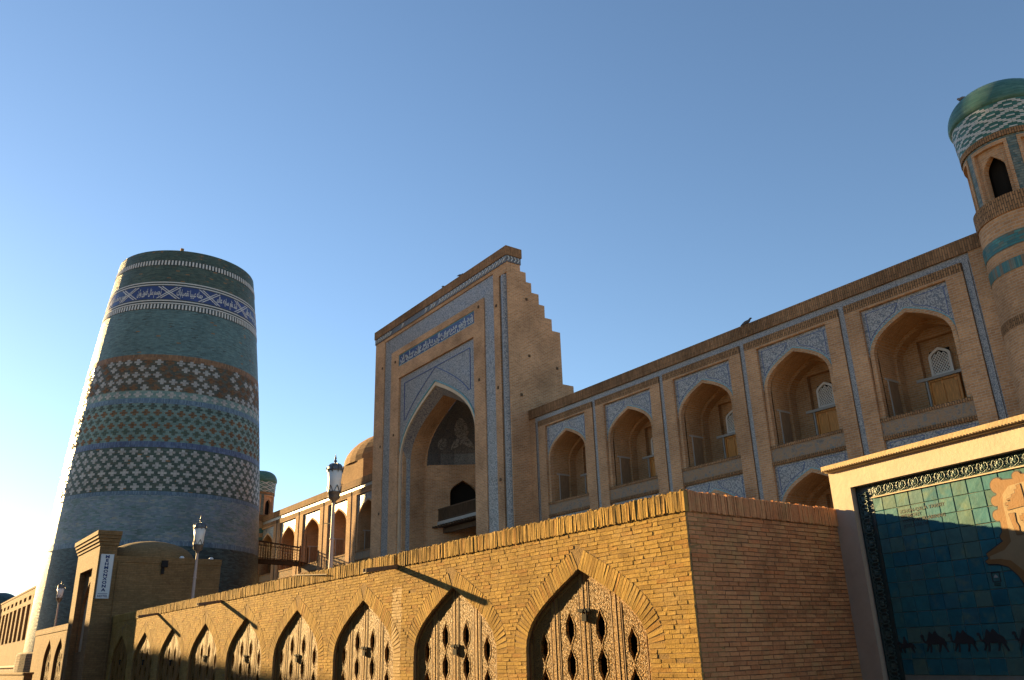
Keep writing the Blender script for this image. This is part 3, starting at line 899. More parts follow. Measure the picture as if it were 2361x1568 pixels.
# front slab with openings for the tile band, the inscription and the arch panel
b = MB()
def fplate(o, hs, d0=0.0, d1=0.27, mat='portal_brick', name='portal_wall', par=None):
    bb = MB(); bb.plate([(PC + a, z) for a, z in o], [[(PC + a, z) for a, z in h] for h in hs], fp, d0, d1)
    return put(name, bb.mesh(name, mat), par or mad)
portal_wall = fplate([(-8.25, 0), (-6.83, 0), (-6.83, 22.78), (6.83, 22.78), (6.83, 0), (7.42, 0), (7.42, 22.35), (8.25, 22.35), (8.25, 23.0), (-8.25, 23.0)], [])
fplate([(-5.80, 0), (-A0, 0), (-A0, 19.48), (A0, 19.48), (A0, 0), (5.80, 0), (5.80, 21.62), (-5.80, 21.62)], [rect(-4.75, 4.75, 20.33, 21.17)], 0.0, 0.27, par=portal_wall, name='inner_frame')
# side masses
put('portal_flank', prism(PX1 - 3.9, PX1, 0.0, 'portal_flank'), portal_wall)
put('portal_flank', prism(PX0, PX0 + 3.9, 0.0, 'portal_flank'), portal_wall)
put('portal_crown', prism(PX0 + 3.9, PX1 - 3.9, 18.6, 'portal_crown'), portal_wall)
# majolica band
fplate([(-6.83, 0), (-5.80, 0), (-5.80, 21.62), (5.80, 21.62), (5.80, 0), (6.83, 0), (6.83, 22.78), (-6.83, 22.78)], [], 0.06, 0.24, 'tile_band', 'tile_band', portal_wall)
# corner shaft of blue tile at the right hand corner, set in a slot
b = MB()
b.box(PX1 - 0.74, PX1 - 0.07, PY + 0.05, PY + 0.24, 0, 22.3)
cs = put('corner_shaft', b.mesh('corner_shaft', 'tile_dark'), portal_wall)
b = MB(); b.tube([(PX1 - 0.42, PY + 0.20, 0), (PX1 - 0.42, PY + 0.20, 22.3)], 0.27, 14)
put('shaft_roll', b.mesh('shaft_roll', 'tile_band', smooth=False), cs)
b = MB(); b.box(PX1 - 0.09, PX1 + 0.004, PY + 0.02, PY + 0.3, 0, 22.35)
put('corner_edge', b.mesh('corner_edge', 'portal_brick'), portal_wall)
# inscription
b = MB(); b.box(PC - 4.75, PC + 4.75, PY + 0.05, PY + 0.2, 20.33, 21.17)
ip = put('inscription_panel', b.mesh('inscription_panel', 'cobalt_plain'), portal_wall)
b = MB()
for z in (20.37, 21.13): b.box(PC - 4.75, PC + 4.75, PY + 0.035, PY + 0.06, z - 0.025, z + 0.025)
for x in (-4.72, 4.72): b.box(PC + x - 0.025, PC + x + 0.025, PY + 0.035, PY + 0.06, 20.4, 21.1)
put('panel_edge', b.mesh('panel_edge', 'line_turquoise'), ip)
for row, (tx, zz, sz) in enumerate((('قدا ايثال بت فلك جهت كعبه كلك سايه سر', 20.62, 0.40), ('شد اين مدرسه عالي بنا نام خان سلطان', 20.86, 0.40))):
    me = text_mesh(shape_ar(tx), sz, 'glaze_white_plain', 0.008, off=0.008)
    xs = [v.co.x for v in me.vertices]; k = 9.2 / (max(xs) - min(xs)); mid = (max(xs) + min(xs)) / 2
    bent(me, lambda x, y, z: (PC + (x - mid) * k, PY + 0.04 - z, zz + y * 1.15))
    put('lettering', me, ip)
# tiled spandrel and arch ring
pa_o = arch(A0, 13.5, 17.95, 14, 0.46, (0.62, 0.70)); pa_i = arch(A1, 13.5, 17.15, 14, 0.46, (0.62, 0.70))
pa_m = arch(4.52, 13.5, 17.72, 14, 0.46, (0.62, 0.70))
fplate([(-A0, 13.5)] + pa_o[1:-1] + [(A0, 13.5), (A0, 19.48), (-A0, 19.48)], [], 0.14, 0.28, 'tile_portal', 'spandrel', portal_wall)
b = MB()
fo = [(-A0, 0)] + pa_o + [(A0, 0)]; fm = [(-4.52, 0)] + pa_m + [(4.52, 0)]; fi = [(-A1, 0)] + pa_i + [(A1, 0)]
PCs = lambda L, d: [(PC + a, PY + d, z) for a, z in L]
b.strip(PCs(fo, 0.12), PCs(fm, 0.12), 0); b.strip(PCs(fm, 0.12), PCs(fm, 0.3), 0)
b.strip(PCs(fo, 0.12), PCs(fo, 0.3), 0)
ar = put('arch_rim', b.mesh('arch_rim', 'cream_plaster'), portal_wall)
b = MB(); b.strip(PCs(fm, 0.22), PCs(fi, 0.75)); put('arch_soffit', b.mesh('arch_soffit', 'tile_blue'), portal_wall)
b = MB()
q1 = arch(A0 + 0.02, 13.55, 18.05, 14, 0.46, (0.62, 0.70))
for i in range(2, len(q1) - 3): b.bar((PC + max(-A0, min(A0, q1[i][0])), PY + 0.13, q1[i][1]), (PC + max(-A0, min(A0, q1[i + 1][0])), PY + 0.13, q1[i + 1][1]), 0.07)
put('rim_line', b.mesh('rim_line', 'line_turquoise'), portal_wall)
b = MB()
q2 = [p for p in arch(A0 + 0.3, 13.7, 18.95, 18, 0.46, (0.62, 0.70)) if abs(p[0]) < 4.05]
for i in range(len(q2) - 1): b.bar((PC + q2[i][0], PY + 0.135, q2[i][1]), (PC + q2[i + 1][0], PY + 0.135, q2[i + 1][1]), 0.045)
b.bar((PC - 4.05, PY + 0.135, 18.98), (PC + 4.05, PY + 0.135, 18.98), 0.045)
for sgn in (-1, 1): b.bar((PC + sgn * 4.05, PY + 0.135, 18.98), (PC + sgn * 4.05, PY + 0.135, q2[0][1]), 0.045)
put('border', b.mesh('border', 'line_blue'), portal_wall)
# deep porch: pointed barrel vault, then a three sided apse under a tiled half dome
Y1 = 1.85
b = MB()
b.strip(PCs(fi, 0.74), PCs(fi, Y1))
put('porch_vault', b.mesh('porch_vault', 'portal_brick'), portal_wall)
def half_w(z):
    if z <= 13.5: return A1 - 0.25
    for (a, z0), (a2, z1) in zip(pa_i[:15], pa_i[1:15]):
        if z0 <= z <= z1:
            t = (z - z0) / (z1 - z0 + 1e-9)
            return -(a + (a2 - a) * t) * (A1 - 0.25) / A1
    return 0.02
def apse(z0, z1, nz, nphi, mat, name, inset=0.0):
    b = MB(); rowsP = []
    for j in range(nz + 1):
        z = z0 + (z1 - z0) * j / nz; r_ = max(half_w(z) - inset, 0.01)
        rowsP.append([(PC + r_ * math.cos(PI * i / nphi), PY + Y1 + 0.92 * r_ * math.sin(PI * i / nphi), z) for i in range(nphi + 1)])
    for j in range(nz): b.strip(rowsP[j], rowsP[j + 1])
    return put(name, b.mesh(name, mat), portal_wall)
apse(14.3, 17.1, 10, 12, 'tile_dark', 'half_dome', 0.0)
apse(13.45, 14.3, 1, 12, 'tile_dark', 'tile_frieze', 0.04)
def on_apse(ph, z, d=0.04):
    r_ = half_w(z) - d
    return Vector((PC + r_ * math.cos(ph), PY + Y1 + 0.92 * r_ * math.sin(ph), z))
for (ph, z, ra, lo_) in ((rad(141), 15.75, 0.52, -PI), (rad(141), 14.55, 0.85, 0.0), (rad(95), 15.75, 0.52, -PI), (rad(95), 14.55, 0.85, 0.0), (rad(165), 14.9, 0.35, -PI)):
    b = MB(); c0 = on_apse(ph, z); pts = []
    for i in range(19):
        a = lo_ + (PI - lo_) * i / 18
        zz = z + ra * math.sin(a); dp = ra * math.cos(a) / max(half_w(z), 0.5)
        pts.append(on_apse(ph + dp, min(zz, 16.9), 0.07))
    b.add([on_apse(ph, z + (ra * 0.4 if lo_ == 0 else 0), 0.09)] + pts, [(0, i, i + 1) for i in range(1, 19)])
    put('medallion', b.mesh('medallion', 'medallion_tile'), portal_wall)
b = MB()    # return face between vault and apse
b.strip(PCs(fi, Y1), [(PC + a * (A1 - 0.25) / A1, PY + Y1, z) for a, z in fi])
put('apse_return', b.mesh('apse_return', 'portal_brick'), portal_wall)
rr = A1 - 0.25
cn = [(PC + rr * math.cos(a), PY + Y1 + 0.92 * rr * math.sin(a)) for a in (0, PI / 3, 2 * PI / 3, PI)]
for i in range(3):
    p, q = Vector((*cn[i], 0)), Vector((*cn[i + 1], 0)); d = (q - p); L = d.length; d.normalize(); nn_ = Vector((d.y, -d.x, 0))
    nn_ = -nn_ if nn_.y < 0 else nn_
    ff = lambda a, z, dd, p=p, d=d, nn_=nn_: tuple(p + d * a + nn_ * dd + Vector((0, 0, z)))
    w_ = 0.85
    hc_ = L * (0.5, 0.5, 0.36)[i]
    hole = [(hc_ - w_, 9.9)] + [(hc_ + a, z) for a, z in arch(w_, 11.6, 12.45, 6)] + [(hc_ + w_, 9.9)]
    hole2 = [(L / 2 - w_, 4.2)] + [(L / 2 + a, z) for a, z in arch(w_, 6.8, 7.6, 6)] + [(L / 2 + w_, 4.2)]
    b = MB(); b.plate(rect(0, L, 0, 13.5), [hole, hole2], ff, 0, 0.5)
    put('apse_wall', b.mesh('apse_wall', 'portal_brick'), portal_wall)
    b = MB(); b.add([ff(0.1, 0, 0.52), ff(L - 0.1, 0, 0.52), ff(L - 0.1, 12.5, 0.52), ff(0.1, 12.5, 0.52)], [(0, 1, 2, 3)])  # flat near-black sheet in place of the openings' shaded depth
    put('dark_backing', b.mesh('dark_backing', 'painted_dark'), portal_wall)
# balcony across the apse
b = MB(); yb = PY + Y1 + 0.6; xl = 3.93
b.box(PC - xl, PC + xl, yb, yb + 0.14, 9.55, 9.75, 0)
b.box(PC - 2.6, PC + 2.6, yb + 0.14, yb + 2.6, 9.50, 9.62, 0)
bal = put('balcony', b.mesh('balcony', 'white_frame'), portal_wall)
b = MB(); b.box(PC - xl, PC + xl, yb + 0.02, yb + 0.10, 10.5, 10.58); b.box(PC - xl, PC + xl, yb + 0.02, yb + 0.10, 9.8, 9.86)
n = 56
for i in range(n + 1):
    x = PC - xl + 2 * xl * i / n
    b.bar((x, yb + 0.06, 9.84), (x, yb + 0.06, 10.52), 0.055)
put('railing', b.mesh('railing', 'beam_wood'), bal)
b = MB()
for i in range(26):
    x = PC - xl + 2 * xl * i / 25
    b.bar((x, yb - 0.35, 9.38), (x, yb + 1.0, 9.44), 0.11)
b.box(PC - xl, PC + xl, yb + 0.3, yb + 0.5, 9.0, 9.32)
put('joists', b.mesh('joists', 'beam_wood'), bal)
# crowning cornice with a black and white tile frieze
b = MB(); b.box(PX0 - 0.10, PX1 + 0.10, PY - 0.10, PY + 1.05, 23.42, 24.0)
cr = put('crown_cornice', b.mesh('crown_cornice', 'cornice_soldier'), portal_wall)
b = MB(); b.box(PX0 - 0.05, PX1 + 0.05, PY - 0.05, PY + 1.0, 23.0, 23.42)
put('frieze', b.mesh('frieze', 'tile_dark'), cr)
b = MB()
n = 46; dxx = (PX1 - PX0) / n
for i in range(n):
    if 6 < i < 25 and random.random() < 0.8: continue
    x = PX0 + dxx * (i + 0.5)
    for (u0, z0, u1, z1) in ((-0.17, 23.06, 0.02, 23.24), (0.02, 23.24, -0.10, 23.36), (0.0, 23.1, 0.17, 23.3)):
        b.bar((x + u0, PY - 0.055, z0), (x + u1, PY - 0.055, z1), 0.055)
for i in range(4):
    y = PY + 0.12 + 0.24 * i
    for (u0, z0, u1, z1) in ((-0.1, 23.06, 0.03, 23.22), (0.03, 23.22, -0.07, 23.36)):
        b.bar((PX1 + 0.055, y + u0, z0), (PX1 + 0.055, y + u1, z1), 0.055)
tag(put('frieze_ornament', b.mesh('frieze_ornament', 'glaze_white_plain'), cr), kind='stuff')
# putlog holes stood in for by dark stubs, their shade as colour
for (x, z) in ((-7.1, 20.9), (7.1, 20.6), (-7.15, 15.2), (7.1, 15.6), (-5.2, 20.8), (5.25, 21.2), (-5.25, 15.6), (5.2, 16.6), (-7.1, 10.6), (7.1, 10.4)):
    put('putlog_dark_stub', MB().box(-0.07, 0.07, -0.035, 0.1, -0.08, 0.08).mesh('putlog_dark_stub', 'beam_wood'), portal_wall, (PC + x, PY, z))
for (y, z) in ((1.35, 20.9), (1.4, 17.4), (3.4, 17.0), (0.75, 15.0)):
    put('putlog_dark_stub', MB().box(-0.1, 0.035, -0.07, 0.07, -0.08, 0.08).mesh('putlog_dark_stub', 'beam_wood'), portal_wall, (PX1, PY + y, z))

# brick dome on the madrasa roof, left of the portal
dome = MB()
DX, DY = -63.0, 34.9
dome.lathe(DX, DY, [(5.9, 13.6), (5.9, 16.8), (5.6, 16.85)], 8, rad(22.5), rad(382.5))
dome.lathe(DX, DY, [(5.6 * math.cos(t), 16.8 + 3.3 * math.sin(t)) for t in [PI / 2 * i / 10 for i in range(11)]], 40)
put('roof_dome', dome.mesh('roof_dome', 'dome_brick'), mad)

# corner towers ----------------------------------------------------
def tower(cx, label):
    t = thing('corner_tower', label, 'tower', (cx, FY, 0), 'corner towers of the madrasa')
    L = (cx, FY, 0)
    R0 = 1.78
    b = MB(); b.lathe(0, 0, [(2.0, 0), (1.86, 9), (1.80, 11.9)], 40); put('drum', b.mesh('drum', 'madrasa_brick'), t, L)
    def rg(name, z0, z1, r, mat, seg=40):
        b = MB(); b.lathe(0, 0, [(r - 0.2, z0), (r, z0), (r, z1), (r - 0.2, z1)], seg); return put(name, b.mesh(name, mat), t, L)
    rg('glazed_ring', 11.9, 12.25, 1.82, 'glaze_tower_soldier'); rg('brick_ring', 12.25, 12.62, 1.80, 'madrasa_brick')
    rg('glazed_ring', 12.62, 13.05, 1.82, 'glaze_tower_ring'); rg('brick_ring', 13.05, 13.55, 1.79, 'madrasa_brick')
    rg('ledge', 13.55, 14.0, 1.84, 'madrasa_soldier')
    rg('soldier_ring', 10.2, 10.5, 1.85, 'madrasa_soldier')
    # lantern: six faces with framed arched openings
    nf = 6
    for i in range(nf):
        a = rad(-90 - 5.5 + 60 * i)
        hwid = 0.92
        def fc(u, z, d, a=a):
            th = a + u / 1.72
            return ((1.72 - d) * math.cos(th), (1.72 - d) * math.sin(th), z)
        def fine(L_):
            out = []
            for j in range(len(L_)):
                (u0, z0), (u1, z1) = L_[j], L_[(j + 1) % len(L_)]
                n = max(1, int(abs(u1 - u0) / 0.16))
                for q in range(n): out.append((u0 + (u1 - u0) * q / n, z0 + (z1 - z0) * q / n))
            return out
        op = [(-0.47, 14.02)] + arch(0.47, 15.15, 15.74, 6) + [(0.47, 14.02)]
        b = MB()
        # side piers, frame, recessed panel with arch
        b.plate(fine(rect(-hwid + 0.02, hwid - 0.02, 14.0, 16.28)), [fine(rect(-0.66, 0.66, 14.02, 16.1))], fc, 0.0, 0.2)
        w1 = put('lantern_frame', b.mesh('lantern_frame', 'glaze_tower_tile'), t, L)
        b = MB(); b.plate(fine(rect(-0.73, 0.73, 14.02, 16.16)), [fine(rect(-0.61, 0.61, 14.04, 16.02))], fc, -0.03, 0.2)
        put('brick_frame', b.mesh('brick_frame', 'madrasa_brick'), w1, L)
        b = MB(); b.plate(fine(rect(-0.65, 0.65, 14.0, 16.05)), [fine(op)], fc, 0.10, 0.35)
        put('arched_panel', b.mesh('arched_panel', 'madrasa_brick'), w1, L)
    b = MB(); b.lathe(0, 0, [(1.2, 14.0), (1.2, 16.2)], 16); b.lathe(0, 0, [(1.7, 14.03), (0.05, 14.05)], 24)
    put('lantern_core', b.mesh('lantern_core', 'painted_dark'), t, L)
    rg('brick_ring', 16.26, 16.48, 1.79, 'madrasa_soldier')
    # lozenge patterned glazed drum: dark green ground with raised white bricks
    b = MB(); b.lathe(0, 0, [(1.77, 16.48), (1.85, 17.75)], 48)
    pd = put('patterned_drum', b.mesh('patterned_drum', 'glaze_tower_green', smooth=True), t, L)
    b = MB(); nrow, ncol = 20, 36
    rh = (17.72 - 16.5) / nrow
    for j in range(nrow):
        z = 16.5 + rh * j
        for i in range(ncol):
            h2 = 2 * i + (j % 2)
            d1 = (h2 + j) % 8; d2 = (h2 - j) % 8
            on = d1 in (0, 1) or d2 in (0, 1) or (d1 in (4, 5) and d2 in (4, 5))
            if not on: continue
            th = 2 * PI * (i + 0.5 * (j % 2)) / ncol
            r_ = 1.77 + 0.08 * (z - 16.48) / 1.27
            dth = 2 * PI / ncol * 0.46
            vs = [((r_ + o) * math.cos(th + s_ * dth), (r_ + o) * math.sin(th + s_ * dth), z + zz) for o in (-0.02, 0.018) for s_, zz in ((-1, 0.008), (1, 0.008), (1, rh - 0.008), (-1, rh - 0.008))]
            b.add(vs, [(4, 5, 6, 7), (0, 1, 5, 4), (1, 2, 6, 5), (2, 3, 7, 6), (3, 0, 4, 7)])
    tag(put('white_bricks', b.mesh('white_bricks', 'glaze_white_plain', uv=False, recalc=False), pd, L), kind='stuff')
    b = MB(); b.lathe(0, 0, [(1.85, 17.75), (1.93, 17.80)] + [(1.95 * math.cos(q) ** 0.62, 17.95 + 1.43 * math.sin(q)) for q in [PI / 2 * i / 12 for i in range(12)]] + [(0.02, 19.38)], 48)
    put('cap', b.mesh('cap', 'glaze_tower_cap', smooth=True), t, L)
    KZ = [(0, 0), (13.0, 13.0), (13.55, 13.72), (14.0, 14.30), (16.48, 16.45), (17.75, 17.44), (19.4, 18.60)]
    def low(z):
        for (a0, b0), (a1, b1) in zip(KZ, KZ[1:]):
            if z <= a1: return b0 + (b1 - b0) * (z - a0) / (a1 - a0)
        return z - 0.80
    done = set()
    for o in t.children_recursive:
        if o.data.name in done: continue
        done.add(o.data.name)
        for v in o.data.vertices: v.co = (v.co.x * 0.80, v.co.y * 0.80, low(v.co.z))
    return t
glazed('glaze_tower_ring', [(0.0, (0.03, 0.14, 0.15)), (0.5, (0.05, 0.20, 0.20)), (0.8, (0.16, 0.12, 0.07)), (1.0, (0.07, 0.26, 0.24))], bw=0.22, bh=0.08)
glazed('glaze_tower_tile', [(0.0, (0.07, 0.12, 0.12)), (0.5, (0.13, 0.17, 0.15)), (1.0, (0.20, 0.22, 0.19))], bw=0.1, bh=0.1)
glazed('glaze_tower_green', [(0.0, (0.02, 0.11, 0.10)), (1.0, (0.04, 0.17, 0.15))], bw=0.25, bh=0.08, bump=0.006)
glazed('glaze_tower_soldier', [(0.0, (0.03, 0.13, 0.14)), (0.45, (0.05, 0.19, 0.19)), (0.6, (0.20, 0.13, 0.07)), (1.0, (0.06, 0.22, 0.21))], bw=0.36, bh=0.075, soldier=True, bump=0.008)
glazed('glaze_tower_cap', [(0.0, (0.035, 0.13, 0.11)), (0.6, (0.055, 0.17, 0.145)), (1.0, (0.09, 0.21, 0.175))], bw=0.3, bh=0.06, rough=0.5, bump=0.006)
tower(-9.04, 'near madrasa corner tower with green dome cap at the right edge of the photo')
tower(-77.7, 'far madrasa corner tower with green cap peeping out behind the minaret')

# ------------------------------------------------------------------ row of shops along the street (street frame: t along, n inwards, z up)
WN, WT0, WT1, WTOP, WBK = 7.5, -34.9, -6.64, 3.34, 10.55
COPZ = 3.09
ARC = [-8.6 - 3.085 * i for i in range(9)]
AW, ASP, AAP = 1.19, 1.62, 2.62
shop = thing('shop_row', 'low yellow brick shop row with pointed arch doors and upright brick coping', 'building', ((WT0 + WT1) / 2, WN, 0), frame=True)
wf = lambda a, b, d: (a, WN + d, b)
def arch_at(c, w=AW, s=ASP, p=AAP, n=10): return [(c + a, z) for a, z in arch(w, s, p, n)]
b = MB()
holes = [[(c - AW, 0.02)] + arch_at(c) + [(c + AW, 0.02)] for c in ARC]
b.plate(rect(WT0, WT1 - 0.0015, 0.0, COPZ + 0.02), holes, wf, 0.0015, 0.42)
core = put('wall_core', b.mesh('wall_core', 'wall_mortar', uv=False), shop)
b = MB(); b.box(WT1 - 0.35, WT1 - 0.0025, WN + 0.43, WBK, 0, COPZ + 0.02)
put('end_wall_core', b.mesh('end_wall_core', 'end_mortar', uv=False), shop)
b = MB(); b.box(WT0, WT1 - 0.36, WBK - 0.3, WBK, 0, COPZ + 0.02)
put('rear_wall', b.mesh('rear_wall', 'wall_mortar', uv=False), shop)
b = MB(); b.box(WT0, WT1 - 0.03, WN + 0.03, WN + 0.225, COPZ + 0.021, WTOP - 0.03); b.box(WT1 - 0.24, WT1 - 0.03, WN + 0.226, WBK, COPZ + 0.021, WTOP - 0.03)
put('coping_core', b.mesh('coping_core', 'wall_mortar', uv=False), shop)
b = MB(); b.box(WT0, WT1 - 0.25, WN + 0.23, WBK - 0.01, COPZ + 0.025, COPZ + 0.17)
put('flat_roof', b.mesh('flat_roof', 'roof_mud', uv=False), shop)

def brick_unit():
    """unit brick 1x1x1 centred, face towards -y, arrises worn back"""
    b = MB(); e = 0.03
    B = [(-.5, .5, -.5), (.5, .5, -.5), (.5, .5, .5), (-.5, .5, .5)]
    Mv = [(-.5, -.30, -.5), (.5, -.30, -.5), (.5, -.30, .5), (-.5, -.30, .5)]
    F = [(-.5 + e * .4, -.5, -.5 + e * 1.6), (.5 - e * .4, -.5, -.5 + e * 1.6), (.5 - e * .4, -.5, .5 - e * 1.6), (-.5 + e * .4, -.5, .5 - e * 1.6)]
    jit = lambda p, s: (p[0] + random.uniform(-s, s) * .4, p[1] + random.uniform(-s, s), p[2] + random.uniform(-s, s))
    vs = [jit(p, .02) for p in B] + [jit(p, .04) for p in Mv] + [jit(p, .055) for p in F]
    fs = [(8, 9, 10, 11)]
    for o in (0, 4):
        for i in range(4): fs.append((o + i, o + (i + 1) % 4, o + 4 + (i + 1) % 4, o + 4 + i))
    b.add(vs, fs)
    return b
UNITS = [brick_unit() for _ in range(10)]
UM = {m: [u.mesh('brick', m, uv=False) for u in UNITS] for m in ('wall_brick', 'wall_brick_red')}

pieces = []                 # (kind, centre, length axis rot, size, tilt, material)
def out_half(z):            # half width of the opening plus its ring of voussoirs
    if z < ASP: return AW
    if z > AAP + 0.27: return 0.0
    best = 0.0
    L = arch(AW + 0.27, ASP, AAP + 0.30, 14)
    for (a, z0), (a2, z1) in zip(L[:14], L[1:15]):
        if z0 <= z <= z1: best = -(a + (a2 - a) * (z - z0) / (z1 - z0 + 1e-9))
    return best
CH = 0.0515
ncourse = int(COPZ / CH)
random.seed(11)
for k in range(ncourse):
    z = CH * (k + 0.5)
    hw = max(out_half(z - CH / 2), out_half(z + CH / 2)) if z > ASP - 0.02 else AW
    segs = []; cur = WT1
    for c in ARC:
        if hw > 0:
            segs.append((c + hw, cur)); cur = c - hw
    segs.append((WT0, cur))
    for (s0, s1) in segs:
        x = s1 + (0 if s1 == WT1 else 0)
        first = True
        while x - s0 > 0.03:
            ln = random.uniform(0.15, 0.245)
            if first: ln = (0.22 if k % 2 else 0.11) * random.uniform(0.9, 1.1); first = False
            if random.random() < 0.08: ln *= 0.5
            if x - ln - s0 < 0.08: ln = x - s0
            pr = random.uniform(-0.0015, 0.0025) if random.random() > 0.012 else -0.010
            pieces.append(('brick', (x - ln / 2, WN + 0.02 - pr, z + random.uniform(-.003, .003)), 0, (ln - random.uniform(.003, .008), 0.045, CH - random.uniform(.003, .008)), random.uniform(-.014, .014), 'wall_brick'))
            x -= ln
    # end wall
    y = WN + 0.024; hdr = (k % 2 == 1)
    while WBK - y > 0.05:
        ln = random.uniform(0.16, 0.245)
        if hdr: ln = 0.105; hdr = False
        if WBK - y - ln < 0.1: ln = WBK - y
        pr = random.uniform(-0.003, 0.005)
        if True:
            pieces.append(('brick', (WT1 - 0.02 + pr, y + ln / 2, z + random.uniform(-.002, .002)), 1, (ln - random.uniform(.004, .009), 0.045, CH - random.uniform(.005, .010)), random.uniform(-.008, .008), 'wall_brick_red'))
        y += ln
# coping of bricks on end
x = WT1 + 0.02
while x > WT0 + 0.03:
    wd = random.uniform(0.034, 0.047)
    if not (abs(x - wd / 2 + 13.5) < 0.05):
        hh = WTOP - COPZ + random.uniform(-.012, .012)
        pieces.append(('coping_brick', (x - wd / 2, WN + 0.016 + random.uniform(-.004, .004), COPZ + hh / 2 + 0.004), 0, (wd - random.uniform(.003, .010), 0.07, hh), random.uniform(-.035, .035), 'wall_brick'))
    x -= wd
y = WN + 0.04
while y < WBK - 0.03:
    wd = random.uniform(0.036, 0.047)
    hh = WTOP - COPZ + random.uniform(-.008, .008)
    pieces.append(('coping_brick', (WT1 - 0.012 + random.uniform(-.004, .004), y + wd / 2, COPZ + hh / 2 + 0.004), 1, (wd - random.uniform(.004, .009), 0.07, hh), random.uniform(-.02, .02), 'wall_brick_red'))
    y += wd
# voussoirs
for ai_, c in enumerate(ARC):
    L = arch(AW, ASP - 0.02, AAP, 40)
    for half in (L[:41], L[40:]):
        d = 0.0; acc = [0.0]
        for p, q in zip(half, half[1:]): acc.append(acc[-1] + math.hypot(q[0] - p[0], q[1] - p[1]))
        nv = int(acc[-1] / 0.054)
        for i in range(nv):
            s_ = acc[-1] * (i + 0.5) / nv
            j = max(jj for jj in range(len(acc)) if acc[jj] <= s_)
            j = min(j, len(half) - 2)
            t = (s_ - acc[j]) / (acc[j + 1] - acc[j] + 1e-9)
            px, pz = half[j][0] + (half[j + 1][0] - half[j][0]) * t, half[j][1] + (half[j + 1][1] - half[j][1]) * t
            tx, tz = half[j + 1][0] - half[j][0], half[j + 1][1] - half[j][1]
            l_ = math.hypot(tx, tz); nx, nz = -tz / l_, tx / l_
            ang = math.atan2(nz, nx)
            ln = 0.265
            cx_, cz_ = c + px + nx * (ln / 2 + 0.002), pz + nz * (ln / 2 + 0.002)
            pieces.append(('voussoir', (cx_, WN + 0.0235 - random.uniform(0.0, 0.003), cz_), 2, (ln, 0.05, acc[-1] / nv * 1.10 - random.uniform(.003, .007)), -ang, 'wall_brick'))

camw = Vector((0, 0, CAMZ))
def inframe(p):
    v = wrot(p) - camw; z = v.dot(fw)
    if z < 0.5: return False
    X = 1916 * v.dot(r2) / z; Y = 1916 * v.dot(u2) / z
    return abs(X) < 1200 and -800 < Y < 800
single = {}
for kind, cap in (('brick', 300), ('coping_brick', 200), ('voussoir', 130)):
    c_ = [(Vector(p[1]) - camw).length if inframe(p[1]) else 1e9 for p in pieces]
    idx = sorted([i for i, p in enumerate(pieces) if p[0] == kind and c_[i] < 1e8], key=lambda i: c_[i])[:cap]
    single.update({i: 1 for i in idx})
stuff = {}
for i, (kind, c, ax, sz, tilt, mat) in enumerate(pieces):
    u = random.randrange(10)
    if ax == 0: R = Matrix.Rotation(tilt, 3, 'Y')
    elif ax == 1: R = Matrix.Rotation(PI / 2, 3, 'Z') @ Matrix.Rotation(tilt, 3, 'Y')
    else: R = Matrix.Rotation(tilt, 3, 'Y')
    if i in single:
        put(kind, UM[mat][u], shop, c, rot=R.to_euler(), scale=sz)
    else:
        bb = stuff.setdefault((kind, mat), MB())
        cv = Vector(c); sv = Vector(sz)
        un = UNITS[u]
        bb.add([R @ Vector((v[0] * sv.x, v[1] * sv.y, v[2] * sv.z)) + cv for v in un.v], un.f, 0, random.uniform(0.01, 1.0))
for (kind, mat), bb in stuff.items():
    tag(put(kind + 's_far', bb.mesh(kind + 's_far', mat, uv=False), shop), kind='stuff')

